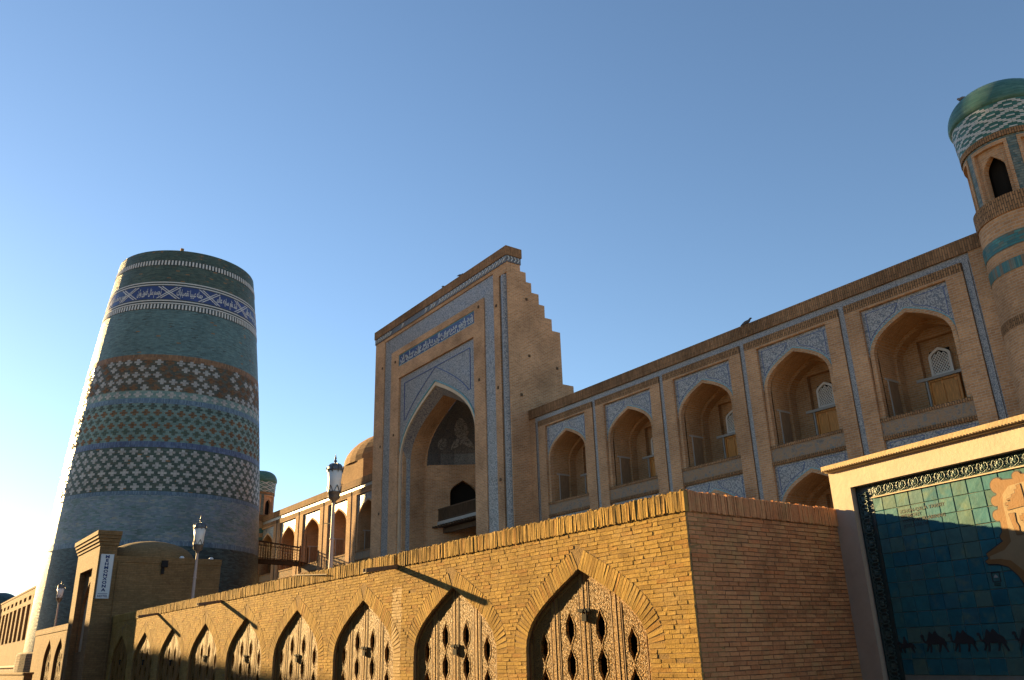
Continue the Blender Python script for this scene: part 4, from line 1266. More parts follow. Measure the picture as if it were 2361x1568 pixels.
# carved doors -----------------------------------------------------
def almond(c, z, w, h, n=9):
    L = []
    for i in range(n + 1):
        t = i / n; L.append((c - w * math.sin(PI * t) ** 1.25 * (1 + 0.10 * math.cos(6 * PI * t)), z - h / 2 + h * t))
    return L + [(2 * c - a, zz) for a, zz in L[-2:0:-1]]
def door_parts(simple=False):
    P = []
    A = arch(AW, ASP, AAP, 24)
    def top(a):
        for (x0, z0), (x1, z1) in zip(A, A[1:]):
            if x0 <= a <= x1: return z0 + (z1 - z0) * (a - x0) / (x1 - x0 + 1e-9)
        return ASP
    fd = lambda a, z, d: (a, d, z)
    for (a0, a1, hc, hz, w, h) in ((-1.18, -0.615, -0.86, (1.66, 1.20, 0.74), 0.075, 0.40), (-0.60, -0.012, -0.30, (1.88, 1.43, 0.98, 0.53), 0.08, 0.42),
                                   (0.012, 0.60, 0.30, (1.88, 1.43, 0.98, 0.53), 0.08, 0.42), (0.615, 1.18, 0.86, (1.66, 1.20, 0.74), 0.075, 0.40)):
        n = 8
        o = [(a0, 0.03)] + [(a0 + (a1 - a0) * i / n, top(a0 + (a1 - a0) * i / n) - 0.012) for i in range(n + 1)] + [(a1, 0.03)]
        b = MB(); b.plate(o, [almond(hc, z, w, h) for z in hz], fd, 0.0, 0.035)
        leaf = ('leaf', b.mesh('leaf', 'carved_wood', uv=False), None)
        P.append(leaf)
        b = MB(); m = 0.055
        for x in (a0 + m / 2 + 0.006, a1 - m / 2 - 0.006):
            zt = min(top(x - m / 2), top(x + m / 2)) - 0.02
            b.box(x - m / 2, x + m / 2, -0.006, -0.001, 0.04, zt)
        P.append(('stile', b.mesh('stile', 'carved_edge', uv=False), 'leaf'))
        b = MB()          # raised border that follows the arch
        pts = [(a0 + 0.08 + (a1 - a0 - 0.16) * i / 6, top(a0 + 0.08 + (a1 - a0 - 0.16) * i / 6) - 0.055) for i in range(7)]
        for p, q in zip(pts, pts[1:]): b.bar((p[0], -0.001, p[1]), (q[0], -0.001, q[1]), 0.012, 0.055)
        P.append(('rail', b.mesh('rail', 'carved_edge', uv=False), 'leaf'))
        for z in hz:      # scalloped rim round each pierced almond
            al = almond(hc, z, w + 0.020, h + 0.045, 12); b = MB()
            for q0, q1 in zip(al, al[1:] + al[:1]): b.bar((q0[0], 0.001, q0[1]), (q1[0], 0.001, q1[1]), 0.010, 0.010)
            P.append(('pierced_rim', b.mesh('pierced_rim', 'carved_edge', uv=False), 'leaf'))
        b = MB()
        for x in (a0 + 0.085, a1 - 0.085):
            b.box(x - 0.006, x + 0.006, -0.005, -0.001, 0.04, min(top(x - 0.01), top(x + 0.01)) - 0.05)
        P.append(('bead', b.mesh('bead', 'old_door_wood', uv=False), 'leaf'))
    for x in (-0.608, 0.0, 0.608):
        b = MB(); zt = top(x) - 0.03
        b.tube([(x, -0.001, 0.03), (x, -0.001, zt)], 0.011, 8)
        P.append(('moulding', b.mesh('moulding', 'old_door_wood', uv=False), 'leaf'))
    return P
DP = door_parts()
def lock_mesh():
    b = MB(); b.box(-0.045, 0.045, -0.032, -0.008, -0.055, 0.03)
    b.tube([(-0.035, -0.02, 0.03), (-0.035, -0.02, 0.075), (0, -0.02, 0.10), (0.035, -0.02, 0.075), (0.035, -0.02, 0.03)], 0.009, 6)
    b.box(-0.13, 0.10, -0.022, -0.003, 0.06, 0.10)
    return b.mesh('padlock', 'iron_dark', uv=False)
LK = lock_mesh()
def place_door(root, c, n0, z0=0.0, zl=1.62, sc=1.0):
    b = MB()
    A = [(-AW + 0.0, 0.03)] + arch(AW, ASP, AAP, 16) + [(AW, 0.03)]
    inner = [(-AW + 0.028, 0.03)] + [(a * (AW - 0.028) / AW, z - 0.02) for a, z in arch(AW, ASP, AAP, 16)] + [(AW - 0.028, 0.03)]
    b.strip([(a, -0.02, z) for a, z in A], [(a, -0.02, z) for a, z in inner]); b.strip([(a, -0.02, z) for a, z in inner], [(a, 0.05, z) for a, z in inner])
    d = put('door', DOORF if DOORF else b.mesh('door', 'old_door_wood', uv=False), root, (c, n0, z0), scale=(sc, 1, sc))
    for nm, me, _ in DP:
        put(nm, me, d, (c, n0, z0))
    put('padlock', LK, d, (c, n0, z0)).location = (0.03, -0.01, zl)
    return d.data
DOORF = None
for i, c in enumerate(ARC):
    DOORF = place_door(shop, c, WN + 0.066, 0.0, 2.02 if i == 0 else 1.62 + 0.04 * (i % 3))
b = MB(); b.box(WT0 + 0.05, WT1 - 0.4, WN + 0.9, WN + 0.95, 0, 3.0)  # black sheet painting the darkness seen through the pierced doors
put('interior_dark_sheet', b.mesh('interior_dark_sheet', 'painted_dark', uv=False), shop)
# water spouts
for (t_, ln) in ((-13.5, 0.64), (-22.85, 0.62), (-28.85, 0.60)):
    b = MB()
    for (u0, u1, v0, v1) in ((-0.06, 0.06, -0.012, 0.0), (-0.06, -0.048, 0.0, 0.06), (0.048, 0.06, 0.0, 0.06)):
        vs = []
        for (y, dz) in ((0.25, 0.03), (-ln, -0.09)):
            vs += [(u0, y, v0 + dz), (u1, y, v0 + dz), (u1, y, v1 + dz), (u0, y, v1 + dz)]
        b.add(vs, [(0, 1, 2, 3), (7, 6, 5, 4), (0, 4, 5, 1), (1, 5, 6, 2), (2, 6, 7, 3), (3, 7, 4, 0)])
    put('water_spout', b.mesh('water_spout', 'spout_metal', uv=False), shop, (t_, WN, 3.09))
# worn whitish patch and a stray rod on the coping
b = MB(); b.tube([(-18.1, WN - 0.02, 3.36), (-16.3, WN - 0.06, 3.22)], 0.012, 6)
put('loose_rod', b.mesh('loose_rod', 'spout_metal', uv=False), shop)

# second row beyond the gatehouse ---------------------------------
row2 = thing('shop_row', 'far sunlit brick shop row with two arched doors left of the hotel gatehouse', 'building', (-47.8, WN, 0), frame=True)
A2 = [-44.85, -47.65]
b = MB()
b.plate(rect(-52.1, -40.5, 0, 3.2), [[(c - 1.02, 0.02)] + [(c + a, z) for a, z in arch(1.02, 1.85, 2.9, 8)] + [(c + 1.02, 0.02)] for c in A2], wf, 0.0, 0.4)
put('wall', b.mesh('wall', 'gate_brick'), row2)
b = MB(); b.box(-52.12, -40.5, WN - 0.025, WN + 0.4, 3.2, 3.46); put('coping', b.mesh('coping', 'madrasa_soldier2' if 'madrasa_soldier2' in MATS else 'madrasa_soldier'), row2)
b = MB(); b.box(-52.1, -40.5, WN + 0.401, WBK, 0, 3.3); put('rooms', b.mesh('rooms', 'gate_brick'), row2)
for c in A2[:2] + A2[2:]:
    DOORF = place_door(row2, c, WN + 0.10, 0.0, 1.6, 0.0 + 1.02 / 1.19)
    for ob in [o for o in row2.children if o.name.startswith('door')]: ob.scale = (1.02 / 1.19, 1, 2.88 / 2.62)

# gatehouse of the hotel ------------------------------------------
gate = thing('gatehouse', 'tall brick gatehouse with a recessed pointed arch, cornice and small roof dome', 'gatehouse', (-36.9, 6.7, 0), frame=True)
GN = 6.7
gf = lambda a, b, d: (a, GN + d, b)
b = MB(); b.plate(rect(-38.9, -34.9, 0, 5.9), [rect(-38.02, -35.72, 0.02, 5.13)], gf, 0.0, 0.443)
gw = put('front_wall', b.mesh('front_wall', 'gate_brick'), gate)
ga = [(-36.87 + a, z) for a, z in arch(0.98, 3.3, 4.72, 10, 0.6, (0.62, 0.72))]
b = MB(); b.plate(rect(-38.019, -35.721, 0.021, 5.129), [[(-37.85, 2.15)] + ga + [(-35.89, 2.15)]], gf, 0.2, 0.44)
put('recessed_panel', b.mesh('recessed_panel', 'gate_brick'), gw)
b = MB(); b.box(-37.95, -35.8, GN + 0.32, GN + 0.4, 2.1, 4.9); put('plaster_back', b.mesh('plaster_back', 'cream_plaster'), gw)
b = MB(); b.box(-38.9, -34.9, GN + 0.442, GN + 0.62, 0, 5.9); put('pier_back', b.mesh('pier_back', 'gate_brick'), gw)
for i, (dz, pr) in enumerate(((5.90, 0.04), (6.02, 0.085), (6.14, 0.13), (6.26, 0.17))):
    b = MB(); b.box(-38.9 - pr, -34.9 + pr, GN - pr, GN + 0.64 + pr * 0.3, dz, dz + (0.118 if i < 3 else 0.16))
    put('cornice_course', b.mesh('cornice_course', 'gate_brick'), gate)
b = MB(); b.box(-38.6, -34.93, GN + 0.62, 11.3, 0, 5.30); put('block', b.mesh('block', 'gate_brick'), gate)
b = MB(); b.box(-38.62, -34.905, GN + 0.62, 11.32, 5.30, 5.52); put('block_coping', b.mesh('block_coping', 'gate_brick'), gate)
b = MB(); b.lathe(-36.9, 9.0, [(1.75 * math.cos(q), 5.5 + 0.85 * math.sin(q)) for q in [PI / 2 * i / 8 for i in range(9)]], 28)
put('roof_dome', b.mesh('roof_dome', 'gate_brick', smooth=True), gate)
b = MB(); b.box(-34.93, -34.78, 8.98, 9.2, 5.16, 5.4); b.box(-34.93, -34.85, 9.0, 9.1, 4.9, 5.16); put('vent', b.mesh('vent', 'iron_dark'), gate)
for y in (9.75, 10.9):
    b = MB(); b.lathe(-34.98, y, [(0.09, 5.52), (0.09, 5.56), (0.05, 5.60), (0.01, 5.61)], 10)
    put('floodlight', b.mesh('floodlight', 'sign_panel'), gate)
b = MB(); b.tube([(-34.9, 7.42, 0), (-34.9, 7.42, 5.3)], 0.025, 8); put('drain_pipe', b.mesh('drain_pipe', 'gate_brick'), gate)

sign = thing('hotel_sign', 'narrow white vertical hotel sign with blue letters on the gatehouse flank', 'sign', (-34.88, 7.0, 3.97), frame=True)
b = MB(); b.box(-34.9, -34.84, 6.775, 7.215, 3.96, 5.56)
put('panel', b.mesh('panel', 'sign_panel'), sign)
b = MB(); b.box(-34.9, -34.835, 6.76, 6.776, 3.95, 5.57); b.box(-34.9, -34.835, 7.214, 7.23, 3.95, 5.57); put('panel_frame', b.mesh('panel_frame', 'white_frame'), sign)
for i, ch in enumerate('MEHMONXONA'):
    me = text_mesh(ch, 0.165, 'text_blue', 0.003, off=0.008)
    bent(me, lambda x, y, z: (-34.836 + z, 7.0 + x * 1.15, 5.46 - 0.133 * i + y * 0.88))
    put('letter', me, sign)
me = text_mesh('HOTEL', 0.115, 'text_blue', 0.003, off=0.002)
bent(me, lambda x, y, z: (-34.836 + z, 7.0 + x, 4.04 + y)); put('letter_line', me, sign)
b = MB(); b.box(-34.84, -34.834, 6.83, 7.16, 4.125, 4.14); put('rule_line', b.mesh('rule_line', 'text_blue'), sign)

# street lamps -----------------------------------------------------
def lamp_meshes(hp):
    M = []
    b = MB(); b.tube([(0, 0, 0), (0, 0, 0.12)], [0.10, 0.075], 12); b.tube([(0, 0, 0.12), (0, 0, hp)], [0.055, 0.040], 12); b.lathe(0, 0, [(0.04, hp * .55), (0.06, hp * .55 + .02), (0.06, hp * .55 + .05), (0.04, hp * .55 + .07)], 12)
    M.append(('pole', b.mesh('pole', 'lamp_pole', uv=False, smooth=True), None))
    z = hp
    b = MB(); b.lathe(0, 0, [(0.04, z), (0.06, z + .02), (0.05, z + .05), (0.115, z + .10), (0.135, z + .14), (0.135, z + .24), (0.145, z + .245), (0.145, z + .265), (0.12, z + .268)], 20)
    M.append(('cup', b.mesh('cup', 'lamp_metal', uv=False, smooth=True), None))
    b = MB()
    for i in range(6):
        a = 2 * PI * i / 6
        def P(du, dz): th = a + du; r_ = 0.148 + 0.028 * dz / .5; return ((r_) * math.cos(th), r_ * math.sin(th), z + .26 + dz)
        for u0, z0, u1, z1 in ((-.42, 0, -.2, .08), (-.2, .08, 0, .145), (0, .145, .2, .08), (.2, .08, .42, 0)): b.bar(P(u0, z0), P(u1, z1), 0.014)
    M.append(('leaf_crown', b.mesh('leaf_crown', 'lamp_metal', uv=False), 'cup'))
    b = MB(); b.lathe(0, 0, [(0.138, z + .262), (0.142, z + .5), (0.168, z + .77), (0.15, z + .775), (0.02, z + .776)], 24)
    M.append(('glass', b.mesh('glass', 'lamp_glass', uv=False, smooth=True), None))
    b = MB(); b.lathe(0, 0, [(0.178, z + .755), (0.185, z + .775), (0.178, z + .80), (0.165, z + .85), (0.125, z + .905), (0.06, z + .935), (0.022, z + .945), (0.02, z + .97), (0.04, z + .99), (0.03, z + 1.015), (0.012, z + 1.03), (0.026, z + 1.055), (0.018, z + 1.09), (0.003, z + 1.16)], 20)
    for i in range(8):
        a = 2 * PI * i / 8
        p = lambda r_, zz: (r_ * math.cos(a), r_ * math.sin(a), z + zz)
        b.bar(p(.183, .775), p(.205, .82), 0.014); b.bar(p(.205, .82), p(.19, .86), 0.012); b.bar(p(.18, .76), p(.178, .72), 0.02)
        b.bar(p(.170, .85), p(.128, .91), 0.01); b.bar(p(.128, .91), p(.06, .942), 0.01)
    M.append(('cap', b.mesh('cap', 'lamp_metal', uv=False), None))
    for nm, me, _ in M:
        if nm == 'pole': continue
        for v in me.vertices:
            k = 1.16 if v.co.z > z + 0.05 else 1.0
            v.co.x *= k; v.co.y *= k; v.co.z = z + (v.co.z - z) * 1.1
    return M
def lamp(loc, hp, label, tilt=(0, 0)):
    t = thing('street_lamp', label, 'lamp', loc, 'lantern lamps behind the shop rows', frame=True)
    t.rotation_euler = (tilt[0], tilt[1], WYAW)
    cup = None
    for nm, me, par in lamp_meshes(hp):
        o = put(nm, me, cup if par else t, loc)
        if nm == 'cup': cup = o
lamp((-19.95, 9.2, 3.26), 2.10, 'tall lantern lamp nearest the portal with frosted glass and spiked cap')
b = MB(); b.tube([(-20.5, 9.2, 4.92), (-19.96, 9.2, 4.84)], 0.012, 6)
put('bracket_rod', b.mesh('bracket_rod', 'iron_dark', uv=False), [o for o in COL.objects if o.name.startswith('street_lamp')][0])
lamp((-29.75, 8.78, 3.26), 1.86, 'lantern lamp in front of the hotel gatehouse side wall', (0, rad(1.0)))
lamp((-57.6, 9.2, 0.0), 5.22, 'small distant lantern lamp at far left against the minaret foot', (0, rad(2.0)))

# wooden bridge ----------------------------------------------------
P0, P1 = Vector((-69.6, 23.6, 9.55)), Vector((-66.0, 26.97, 9.0))
br = thing('wooden_bridge', 'wooden footbridge with lattice railings from the minaret to the madrasa', 'bridge', tuple((P0 + P1) / 2))
dv = (P1 - P0); LB = dv.length; dv.normalize(); sv = Vector((dv.y, -dv.x, 0)).normalized()
b = MB(); npl = 18
for i in range(npl):
    q = P0 + dv * (LB * (i + .5) / npl)
    b2 = MB(); b2.bar(q - sv * 0.75, q + sv * 0.75, LB / npl * 0.9, 0.05)
    put('plank', b2.mesh('plank', 'bridge_wood', uv=False), br)
for s_ in (-0.6, 0.6):
    b = MB(); b.bar(P0 + sv * s_ - Vector((0, 0, .18)), P1 + sv * s_ - Vector((0, 0, .18)), 0.16, 0.26)
    put('beam', b.mesh('beam', 'bridge_wood', uv=False), br)
for s_ in (-0.72, 0.72):
    rl = MB()
    H0, H1 = 1.55, 1.12
    for f_, w_ in ((1.0, 0.08), (0.80, 0.045), (0.06, 0.06)):
        rl.bar(P0 + sv * s_ + Vector((0, 0, H0 * f_)), P1 + sv * s_ + Vector((0, 0, H1 * f_)), w_)
    rail = put('railing', rl.mesh('railing', 'bridge_wood', uv=False), br)
    bl = MB(); n = 22
    for i in range(n + 1):
        t = i / n; q = P0 + dv * LB * t + sv * s_; h = H0 + (H1 - H0) * t
        bl.bar(q + Vector((0, 0, 0.06 * h)), q + Vector((0, 0, h * (1.0 if i % 2 == 0 else 0.8))), 0.03)
        if i < n:
            q2 = P0 + dv * LB * (i + 1) / n + sv * s_
            for fz in (0.25, 0.45, 0.62):
                if (i + int(fz * 10)) % 2 == 0: bl.bar(q + Vector((0, 0, fz * h)), q2 + Vector((0, 0, fz * h)), 0.025)
    put('lattice', bl.mesh('lattice', 'bridge_wood', uv=False), rail)
    for q in (P0, P1):
        pm = MB(); pm.bar(q + sv * s_ - Vector((0, 0, .95 if q is P1 else .1)), q + sv * s_ + Vector((0, 0, 1.25 if q is P1 else 1.7)), 0.11)
        put('post', pm.mesh('post', 'bridge_wood', uv=False), br)

# ------------------------------------------------------------------ tiled map board
BA = math.atan2(-0.1547, 0.988)
board = thing('map_board', 'white framed turquoise tile map board with relief border and camels', 'map board', (-6.78, 10.46, 0), rotz=BA)
ABS[board] = Vector((0, 0, 0))
bf = lambda a, b, d: (a, d, b)
BD = 0.10
SX1 = 4.75
b = MB(); b.plate(rect(0, SX1 + 0.36, 0, 3.84), [rect(0.335, SX1, 0.85, 3.58)], bf, 0.0, 0.34)
put('frame', b.mesh('frame', 'white_plaster', uv=False), board)
b = MB(); b.box(-0.05, SX1 + 0.41, -0.075, 0.36, 3.86, 3.93)
crn = put('cornice', b.mesh('cornice', 'board_cornice', uv=False), board)
b = MB(); b.box(-0.02, SX1 + 0.38, -0.045, 0.35, 3.838, 3.862)
put('cornice_bed', b.mesh('cornice_bed', 'board_cornice', uv=False), crn)
b = MB()
for i in range(130):
    s_ = -0.03 + 0.04 * i
    b.lathe(s_, 0, [(0.0, 3.855), (0.011, 3.86), (0.011, 3.872), (0.0, 3.876)], 6)
b.v = [(x, y * 1.0 - 0.078, z) for x, y, z in b.v]; b.uvs = {}
tag(put('bead_row', b.mesh('bead_row', 'board_cornice', uv=False), crn), kind='stuff')
b = MB(); b.box(0.335, SX1, BD + 0.001, BD + 0.10, 0.85, 3.58)
put('backing', b.mesh('backing', 'board_grout', uv=False), board)
# glazed tiles, one by one
def tile_unit():
    b = MB(); e = 0.035
    vs = []
    for (d, q) in ((0.5, 0.0), (-0.15, 0.0), (-0.5, e)):
        for sx, sz in ((-1, -1), (1, -1), (1, 1), (-1, 1)):
            vs.append((sx * (0.5 - q) + random.uniform(-.008, .008), d + (random.uniform(-.12, .12) if q else 0), sz * (0.5 - q) + random.uniform(-.008, .008)))
    fs = [(8, 9, 10, 11)] + [(o + i, o + (i + 1) % 4, o + 4 + (i + 1) % 4, o + 4 + i) for o in (0, 4) for i in range(4)]
    return b.add(vs, fs).mesh('tile', 'board_tile', uv=False)
TU = [tile_unit() for _ in range(6)]
edges = [0.585, 0.732] + [0.732 + 0.204 * i for i in range(1, 20)]
for k in range(12):
    z1 = 3.40 - 0.183 * k; z0 = z1 - 0.183
    for a0, a1 in zip(edges, edges[1:]):
        put('tile', random.choice(TU), board, ((a0 + a1) / 2, BD + 0.004 + random.uniform(-.0015, .0015), (z0 + z1) / 2), rot=(random.uniform(-.01, .01), random.uniform(-.006, .006), random.uniform(-.01, .01)), scale=(a1 - a0 - 0.003, 0.024, z1 - z0 - 0.003))
# relief border
b = MB(); b.box(0.336, 0.583, BD - 0.012, BD + 0.02, 0.86, 3.579)
rb = put('relief_ground', b.mesh('relief_ground', 'relief_base', uv=False), board)
b = MB(); b.box(0.584, SX1 - 0.002, BD - 0.006, BD + 0.02, 3.403, 3.579)
rb2 = put('relief_ground', b.mesh('relief_ground', 'relief_base', uv=False), board)
def palmette():
    b = MB()
    def scr(pts, r0, r1): b.tube([(x, -0.012 - 0.010 * math.sin(PI * i / (len(pts) - 1)), z) for i, (x, z) in enumerate(pts)], [r0 + (r1 - r0) * i / (len(pts) - 1) for i in range(len(pts))], 6)
    for sg in (-1, 1):
        scr([(sg * x, z) for x, z in ((0.0, -0.055), (0.022, -0.045), (0.05, -0.035), (0.066, -0.012), (0.068, 0.018), (0.056, 0.044), (0.036, 0.052), (0.024, 0.040), (0.030, 0.026))], 0.007, 0.009)
        scr([(sg * x, z) for x, z in ((0.068, -0.03), (0.084, -0.045), (0.094, -0.06))], 0.008, 0.005)
        scr([(sg * x, z) for x, z in ((0.072, 0.03), (0.086, 0.046), (0.094, 0.062))], 0.007, 0.004)
        for q in (0.35, 0.8, 1.2): scr([(0, -0.03), (sg * 0.022 * math.sin(q), -0.03 + 0.030 * math.cos(q)), (sg * 0.040 * math.sin(q), -0.03 + 0.055 * math.cos(q))], 0.005, 0.010)
    scr([(0, -0.03), (0, 0.0), (0, 0.034)], 0.006, 0.012)
    scr([(-0.093, -0.068), (0, -0.064), (0.093, -0.068)], 0.006, 0.006)
    for x, z in ((0, 0.05), (-0.045, -0.055), (0.045, -0.055), (-0.03, 0.012), (0.03, 0.012)):
        b.lathe(x, 0, [(0.0, -0.010), (0.009, -0.004), (0.009, 0.004), (0.0, 0.010)], 6)
        for j in range(len(b.v) - 24, len(b.v)):
            vx, vy, vz = b.v[j]; b.v[j] = (vx, vy - 0.018, vz + z)
    b.uvs = {}
    return b.mesh('palmette', 'relief_green', uv=False, smooth=True)
PM = palmette()
i = 0
while 0.70 + 0.19 * i < SX1 - 0.05:
    put('palmette', PM, rb2, (0.70 + 0.19 * i, BD - 0.006, 3.485)); i += 1
for i in range(13):
    put('palmette', PM, rb, (0.46, BD - 0.012, 3.40 - 0.19 * i), rot=(0, PI / 2, 0), scale=(1, 1, 1.2))
b = MB(); b.box(0.59, SX1 - 0.002, BD - 0.03, BD + 0.0, 3.395, 3.41); put('border_fillet', b.mesh('border_fillet', 'cream_plaster', uv=False), rb2)
# lettering
cv = lambda s_, z: (s_ - 0.083, 1.6 + (z - 1.6) * 1.011)
for (tx, s_, z, w) in (("ICHON-QAL'A TARIXIY", 1.055, 3.135, 0.65), ("ME'MORIY", 1.06, 3.075, 0.29), ("YODGORLIKLARINING", 1.065, 3.012, 0.62), ("JOYLASHUVI", 1.07, 2.95, 0.355)):
    me = text_mesh(tx, 0.066, 'text_black', 0.0005, 'LEFT', 0.0004)
    xs = [v.co.x for v in me.vertices]; k = w / (max(xs) - min(xs)); x0 = min(xs)
    s2, z2 = cv(s_, z)
    bent(me, lambda x, y, q: (s2 + (x - x0) * k, BD - 0.0125 - q, z2 + y * 0.95))
    put('lettering', me, board)
# raised terracotta plan of the walled city
def circ(c, r, n=10, a0=0, a1=2 * PI): return [(c[0] + r * math.cos(a0 + (a1 - a0) * i / n), c[1] + r * math.sin(a0 + (a1 - a0) * i / n)) for i in range(n + 1)]
MO = [(2.10, 2.50)] + circ((2.36, 2.66), 0.045, 6, rad(-110), rad(-240)) + [(2.355, 2.72), (2.36, 2.82)] + circ((2.345, 2.90), 0.06, 8, rad(-80), rad(-280)) + [(2.37, 2.98)] + circ((2.36, 3.06), 0.055, 8, rad(-80), rad(-280)) + [(2.39, 3.13)] + \
     circ((2.42, 3.225), 0.085, 9, rad(-110), rad(-320)) + [(2.56, 3.27)] + circ((2.67, 3.285), 0.055, 8, rad(-160), rad(-340)) + [(2.80, 3.29)] + circ((2.98, 3.30), 0.05, 8, rad(-160), rad(-360)) + [(3.2, 3.29), (3.4, 3.29)] + \
     circ((3.55, 3.28), 0.05, 8, rad(-180), rad(-360)) + [(3.9, 3.2), (4.1, 3.0), (4.1, 2.0), (3.9, 1.8), (3.0, 1.75), (2.62, 1.85)] + circ((2.55, 1.93), 0.05, 8, rad(-60), rad(-250)) + [(2.50, 2.08), (2.42, 2.24), (2.33, 2.34), (2.22, 2.38), (2.10, 2.39), (2.07, 2.42), (2.12, 2.445), (2.12, 2.46)]
MI = [(2.14, 2.47), (2.33, 2.52), (2.43, 2.60), (2.44, 3.0), (2.46, 3.12), (2.55, 3.20), (2.8, 3.22), (3.6, 3.21), (3.85, 3.12), (4.02, 2.95), (4.02, 2.05), (3.86, 1.88), (3.0, 1.84), (2.66, 1.93), (2.58, 2.12), (2.50, 2.28), (2.38, 2.40), (2.26, 2.43), (2.14, 2.435)]
c2 = lambda L: [cv(*p) for p in L]
def grow(L, d):
    cx_ = sum(p[0] for p in L) / len(L); cz_ = sum(p[1] for p in L) / len(L)
    out = []
    for i, p in enumerate(L):
        a = L[i - 1]; c = L[(i + 1) % len(L)]
        tx, tz = c[0] - a[0], c[1] - a[1]; l_ = math.hypot(tx, tz) + 1e-9
        out.append((p[0] - tz / l_ * d, p[1] + tx / l_ * d))
    return out
area = sum(MO[i - 1][0] * MO[i][1] - MO[i][0] * MO[i - 1][1] for i in range(len(MO)))
sg = -1 if area > 0 else 1
b = MB(); b.plate(c2(grow(MO, sg * 0.014)), [], bf, BD - 0.014, BD + 0.0); mp_ = put('map_outline', b.mesh('map_outline', 'map_line', uv=False), board)
b = MB(); b.plate(c2(MO), [], bf, BD - 0.020, BD - 0.012); put('city_wall', b.mesh('city_wall', 'map_orange', uv=False), mp_)
b = MB(); b.plate(c2(grow(MI, 0.0)), [], bf, BD - 0.024, BD - 0.018); put('city_ground', b.mesh('city_ground', 'map_cream', uv=False), mp_)
BLK = [[(2.50, 3.06), (2.56, 3.07), (2.56, 3.10), (2.61, 3.11), (2.61, 3.15), (2.64, 3.15), (2.64, 3.19), (2.69, 3.20), (2.70, 2.96), (2.48, 2.94), (2.48, 2.97), (2.50, 2.97), (2.50, 2.99), (2.47, 2.99), (2.47, 3.02), (2.54, 3.03), (2.54, 3.05), (2.50, 3.04)],
       [(2.48, 2.90), (2.55, 2.90), (2.545, 2.80), (2.565, 2.75), (2.56, 2.70), (2.60, 2.66), (2.52, 2.66), (2.50, 2.76)],
       [(2.60, 2.86), (2.63, 2.86), (2.63, 2.88), (2.67, 2.88), (2.67, 2.86), (2.70, 2.86), (2.70, 2.81), (2.67, 2.81), (2.67, 2.78), (2.63, 2.78), (2.63, 2.81), (2.60, 2.81)],
       [(2.62, 2.58), (2.66, 2.62), (2.74, 2.60), (2.74, 2.50), (2.66, 2.50)], [(2.80, 3.1), (3.0, 3.1), (3.0, 2.9), (2.80, 2.92)], [(2.82, 2.8), (2.98, 2.8), (2.98, 2.6), (2.82, 2.6)],
       [(3.1, 3.1), (3.3, 3.12), (3.3, 2.8), (3.1, 2.8)], [(2.8, 2.4), (3.1, 2.45), (3.1, 2.2), (2.8, 2.15)], [(3.3, 2.6), (3.6, 2.6), (3.6, 2.3), (3.3, 2.3)]]
for L in BLK:
    b = MB(); b.plate(c2(L), [], bf, BD - 0.030, BD - 0.022); o = put('city_block', b.mesh('city_block', 'map_orange', uv=False), mp_)
    b = MB(); q = c2(L)
    for i in range(len(q)): b.bar((q[i - 1][0], BD - 0.0265, q[i - 1][1]), (q[i][0], BD - 0.0265, q[i][1]), 0.006)
    put('block_outline', b.mesh('block_outline', 'map_line', uv=False), mp_)
for zl in (2.56, 2.34, 2.12): pass
# camels, rider and the small pictogram in dark relief
CAM = [(0.02, .50), (0.03, .55), (.08, .57), (.12, .55), (.13, .50), (.13, .42), (.16, .35), (.22, .36), (.28, .45), (.33, .58), (.38, .66), (.43, .60), (.48, .55), (.53, .62), (.58, .67), (.64, .60), (.70, .52), (.80, .47), (.88, .42), (.92, .33), (.95, .22), (.93, .22), (.90, .32), (.89, .25), (.93, .12), (.98, .02), (.93, .0), (.88, .12), (.82, .22), (.76, .26), (.72, .15), (.66, .01), (.61, .01), (.66, .15), (.66, .26), (.50, .24), (.38, .26), (.38, .14), (.34, .0), (.29, .0), (.32, .14), (.30, .26), (.26, .14), (.19, .03), (.15, .04), (.21, .15), (.24, .28), (.18, .28), (.11, .33), (.08, .42), (.08, .48), (.03, .47)]
RID = [(0.0, .42), (.08, .52), (.16, .50), (.22, .40), (.34, .40), (.36, .55), (.40, .62), (.38, .70), (.44, .74), (.49, .70), (.48, .62), (.54, .55), (.56, .42), (.78, .42), (.88, .36), (.98, .20), (.94, .18), (.85, .28), (.84, .15), (.90, .02), (.84, .0), (.76, .15), (.72, .24), (.52, .22), (.40, .24), (.36, .12), (.38, .0), (.32, .0), (.28, .14), (.24, .26), (.16, .14), (.20, .02), (.13, .02), (.09, .16), (.16, .30), (.12, .38), (.06, .36)]
for (L, s0, wd) in ((RID, 0.65, 0.27), (CAM, 1.00, 0.37), (CAM, 1.38, 0.37), (CAM, 1.755, 0.37), (CAM, 2.18, 0.37), (CAM, 2.6, 0.37)):
    q = [cv(s0 + x * wd, 1.46 + z * wd * 0.97) for x, z in L]
    b = MB(); b.plate(q, [], bf, BD - 0.016, BD - 0.004)
    put('rider_relief' if L is RID else 'camel_relief', b.mesh('relief', 'map_line', uv=False), board)
b = MB(); o_, i_ = rect(2.10, 2.20, 2.19, 2.30), rect(2.107, 2.193, 2.197, 2.293)
b.plate(c2(o_), [c2(i_)], bf, BD - 0.016, BD - 0.004)
for q_ in range(5): b.bar((*[cv(2.11, 2.14 + 0.008 * q_)[0]], BD - 0.012, cv(2.11, 2.17 - 0.018 * (q_ // 3))[1]), (cv(2.185, 2.17)[0], BD - 0.012, cv(2.1, 2.17 - 0.018 * (q_ // 3))[1]), 0.006)
pc = put('pictogram', b.mesh('pictogram', 'map_line', uv=False), board)
